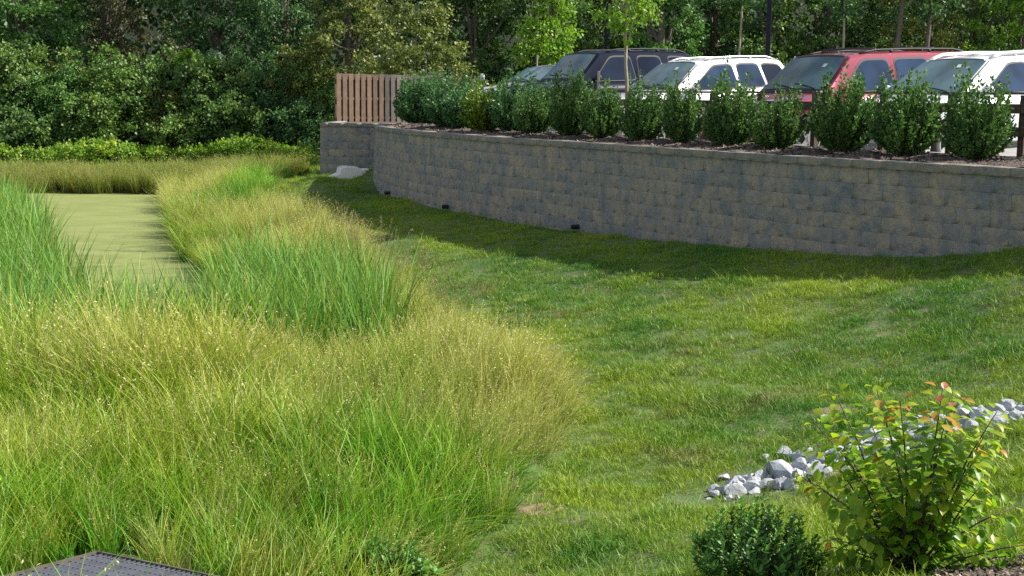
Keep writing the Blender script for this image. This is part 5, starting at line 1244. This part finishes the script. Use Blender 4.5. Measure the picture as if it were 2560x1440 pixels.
# ------------------------------------------------------------------ foreground shrubs, leaf by leaf
def leaf_shape(L, W_, fold, curl, teeth=False):
    V = []; ys_ = (0, 0.18, 0.42, 0.68, 0.88, 1.0); ws = (0.06, 0.62, 1.0, 0.78, 0.36, 0.0)
    for t, w_ in zip(ys_, ws):
        z = -curl*t*t*L
        V += [(-w_*W_/2, t*L, z+fold*w_*W_/2), (0, t*L, z), (w_*W_/2, t*L, z+fold*w_*W_/2)]
    F = []
    for i in range(5):
        a = i*3; F += [(a,a+1,a+4,a+3),(a+1,a+2,a+5,a+4)]
    return V, F
def leaf_bank(name, L, W_, mats, nshape=3, fold=0.25):
    out = []
    for i in range(nshape):
        V, F = leaf_shape(L, W_, fold+0.1*i, 0.12+0.12*i)
        for mt in mats: me = pymesh('leaf', V, F, True); me.materials.append(mt); out.append(me)
    return out
def plant(name, label, base, stems, leaf_fn, bank, nparts, stem_mat, group=None):
    root = empty(name, base, label, 'shrub', group)
    bm = bmesh.new()
    for pts, rad in stems: tube(bm, pts, rad, 6, True)
    link('stems', bm_mesh('stems', bm, True), root, stem_mat)
    LV = leaf_fn()                    # list of (pos, dir, normal, scale, bank index)
    cx = [(Vector(base)+Vector(l[0])).length - 0.6*l[3] for l in LV]; order = sorted(range(len(LV)), key=lambda i: cx[i])
    rest = {}
    for rank, i in enumerate(order):
        pos, d, nrm, s, bi = LV[i]; d = Vector(d).normalized(); nrm = Vector(nrm); x = d.cross(nrm)
        if x.length < 1e-4: x = d.orthogonal()
        x.normalize(); z = x.cross(d)
        M = Matrix(((x.x,d.x,z.x,pos[0]),(x.y,d.y,z.y,pos[1]),(x.z,d.z,z.z,pos[2]),(0,0,0,1))) @ Matrix.Scale(s, 4)
        if rank < nparts: o = link('leaf', bank[bi], root); o.matrix_local = M
        else: rest.setdefault(bi, []).append(M)
    if rest:
        VV, FF, MI, mats, base_i = [], [], [], [], 0
        for bi, Ms in rest.items():
            me = bank[bi]; v0 = np.array([v.co for v in me.vertices]); f0 = np.array([p.vertices[:] for p in me.polygons]); mt = me.materials[0]
            if mt not in mats: mats.append(mt)
            for M in Ms:
                A = np.array(M); VV.append(v0 @ A[:3,:3].T + A[:3,3]); FF.append(f0+base_i); MI += [mats.index(mt)]*len(f0); base_i += len(v0)
        me = np_mesh('foliage', np.vstack(VV), np.vstack(FF), True)
        for mt in mats: me.materials.append(mt)
        me.polygons.foreach_set('material_index', np.array(MI, np.int32)); o = link('foliage', me, root); o['kind'] = 'stuff'
    return root
def oleaf(name, c0, c1, trans=0.3, rough=0.38):
    m, n, b = mat_new(name); p = wpos(n)
    finish_leaf(n, b, ramp(n, noise(n, 11, 2, p), [(0.35,c0),(0.65,c1)]), trans, rough); return m
L_g = oleaf('viburnum_green', (0.12,0.25,0.014), (0.20,0.34,0.022), 0.5); L_y = oleaf('viburnum_yellow_green', (0.26,0.37,0.020), (0.38,0.43,0.035), 0.5); L_o = oleaf('viburnum_orange', (0.42,0.17,0.03), (0.38,0.28,0.05)); L_r = oleaf('viburnum_red', (0.36,0.06,0.045), (0.42,0.16,0.08)); L_d = oleaf('viburnum_dark_green', (0.08,0.18,0.015), (0.12,0.24,0.02), 0.45)
bank = leaf_bank('leaf', 0.076, 0.054, [L_g, L_y, L_o, L_r, L_d])     # index = shape*5 + colour
base = at_ground(2275, 1432); base.z = tz(base.x, base.y)
DB = base.y
r_ = random.Random(31)
stems = []; tipsL = []
def P2m(px_, py_): q = at_y(px_, py_, DB); return Vector((q.x-base.x, 0, q.z-base.z))
tips_px = [(2290,925),(2150,940),(2350,960),(2030,1050),(2200,960),(2420,1060),(2450,1000),(2130,1020),(2240,1040),(2380,1090),(2060,1130),(2000,1160),(2500,1130),(2300,1060),(2110,1110),(2170,1150),(2340,1150),(2040,1240),(2530,1260),(2560,1310),(2070,1330),(2480,1230),(2210,1200),(2410,1180),(2270,1150),(2100,1200),(2540,1350),(2120,1290),(2440,1300),(2330,1230),(2180,1060),(2490,1060),(2085,1390),(2400,1350),(2320,1010),(2250,1320),(2160,1350)]
for (tx_, ty_) in tips_px:
    e = P2m(tx_, ty_); e.y = r_.uniform(-0.42, 0.42)*(0.5+0.5*min(1, e.length)); s0 = Vector((r_.uniform(-.05,.05), r_.uniform(-.05,.05), -0.03))
    mid = Vector((e.x*0.42+r_.uniform(-.03,.03), e.y*0.5, e.z*0.48)); pts = [s0.lerp(mid, .5)+Vector((e.x*-0.03,0,0)), mid, mid.lerp(e,.5)+Vector((-e.x*0.02,0,0.01)), e]
    pts = [s0]+pts; stems.append((pts, [0.0075,0.006,0.005,0.0038,0.0022])); tipsL.append(pts)
def lf():
    out = []
    for si, pts in enumerate(tipsL):
        tot = sum((a-b_).length for a, b_ in zip(pts, pts[1:])); n_ = max(7, int(tot/0.031)); redtop = tips_px[si][1] < 1000
        for k in range(n_):
            t = 0.22+0.78*(k/(n_-1)); f = t*(len(pts)-1); j = min(int(f), len(pts)-2); pos = pts[j].lerp(pts[j+1], f-j); tg = (pts[j+1]-pts[j]).normalized(); a = k*1.57+r_.uniform(-.4,.4)+si
            if t < 0.55 and r_.random() < 0.4: continue
            for sd in (0, math.pi):
                o1 = tg.orthogonal().normalized(); o2 = tg.cross(o1); out_d = o1*math.cos(a+sd)+o2*math.sin(a+sd); pet = out_d*r_.uniform(0.01,0.05); d = (out_d + tg*0.35 + Vector((0,0,r_.uniform(-0.5,0.1)))).normalized()
                if t > 0.97: col = (3 if redtop and r_.random() < .3 else 2 if redtop and r_.random() < .6 or r_.random() < .12 else 1); s = r_.uniform(0.55,0.85)
                elif t > 0.8: col = 2 if (redtop and r_.random() < .12) else (1 if r_.random() < .55 else 0); s = r_.uniform(0.7,1.0)
                else: col = r_.choices([0,1,4,2],[.62,.2,.165,.015])[0]; s = r_.uniform(0.75,1.15)
                nrm = Vector((r_.uniform(-.4,.4), r_.uniform(-.4,.4), 1)); out.append((pos+pet, d, nrm, s, r_.randrange(3)*5+col))
    return out
stem_dark = simple('dark_red_stems', (0.075,0.05,0.04), 0.7, var=0.2)
plant('shrub', 'large-leaved yellow-green shrub with reddish shoot tips at the bottom right', base, stems, lf, bank, 300, stem_dark)
# bare pale old twigs of that shrub
# dark narrow-leaved shrub
D_g = oleaf('holly_dark_green', (0.028,0.095,0.010), (0.060,0.165,0.018), 0.3, 0.42); D_l = oleaf('holly_light_green', (0.08,0.22,0.022), (0.14,0.30,0.04), 0.35, 0.45)
bank2 = leaf_bank('leaf', 0.040, 0.016, [D_g, D_l]); bank3 = leaf_bank('leaf', 0.045, 0.022, [D_g, D_l])
def shoots(base, tips, dpt, seed, step=0.012, spread=0.5):
    r_ = random.Random(seed); out = []
    for e in tips:
        e = Vector(e); s0 = Vector((r_.uniform(-.06,.06), r_.uniform(-.06,.06), 0)); mid = Vector((e.x*0.75, e.y*0.75, e.z*0.45)); out.append([s0, mid*0.6+s0*0.4, mid, mid.lerp(e,.55)+Vector((e.x*.03,e.y*.03,0)), e])
    return out
def small_shrub(lab, base, hwid, hgt, seed, nst, bk, lpar=0.011):
    r2 = random.Random(seed); tips = []
    for i in range(nst):
        a = r2.uniform(0,6.28); rho = math.sqrt(r2.random()); z = hgt*(1-0.55*rho**2.2)*r2.uniform(0.72,1.08); tips.append((hwid*rho*math.cos(a), hwid*rho*math.sin(a), z))
    sh = shoots(base, tips, 0, seed)
    def fl():
        out = []
        for si, pts in enumerate(sh):
            L = 0.30; n_ = 22
            for k in range(n_):
                t = 0.45+0.55*k/(n_-1); f = t*(len(pts)-1); j = min(int(f), len(pts)-2); pos = pts[j].lerp(pts[j+1], f-j); tg = (pts[j+1]-pts[j]).normalized(); a = k*2.4
                o1 = tg.orthogonal().normalized(); o2 = tg.cross(o1); od = o1*math.cos(a)+o2*math.sin(a); d = (od*0.8+tg*0.9).normalized(); out.append((pos, d, (tg*1.0-od*0.6), r2.uniform(0.75,1.2), r2.randrange(3)*2+(1 if (t > .88 and r2.random() < .7) or r2.random() < .15 else 0)))
        return out
    return plant('shrub', lab, base, [(p_, [0.006,0.005,0.004,0.003,0.0015]) for p_ in sh[::3]], fl, bk, 300, stem_dark)
b2 = at_ground(1885, 1475); b2.z = tz(b2.x, b2.y); d2 = b2.y
small_shrub('dark green narrow-leaved shrub at the bottom, left of the large-leaved shrub', b2, 175*d2/F_PX, at_y(1885,1262,d2).z-b2.z, 81, 150, bank2)
b3 = at_ground(965, 1500); b3.z = tz(b3.x, b3.y); d3 = b3.y
small_shrub('low dark green shrub at the bottom centre, its foot below the picture', b3, 150*d3/F_PX, at_y(965,1362,d3).z-b3.z, 82, 110, bank3)
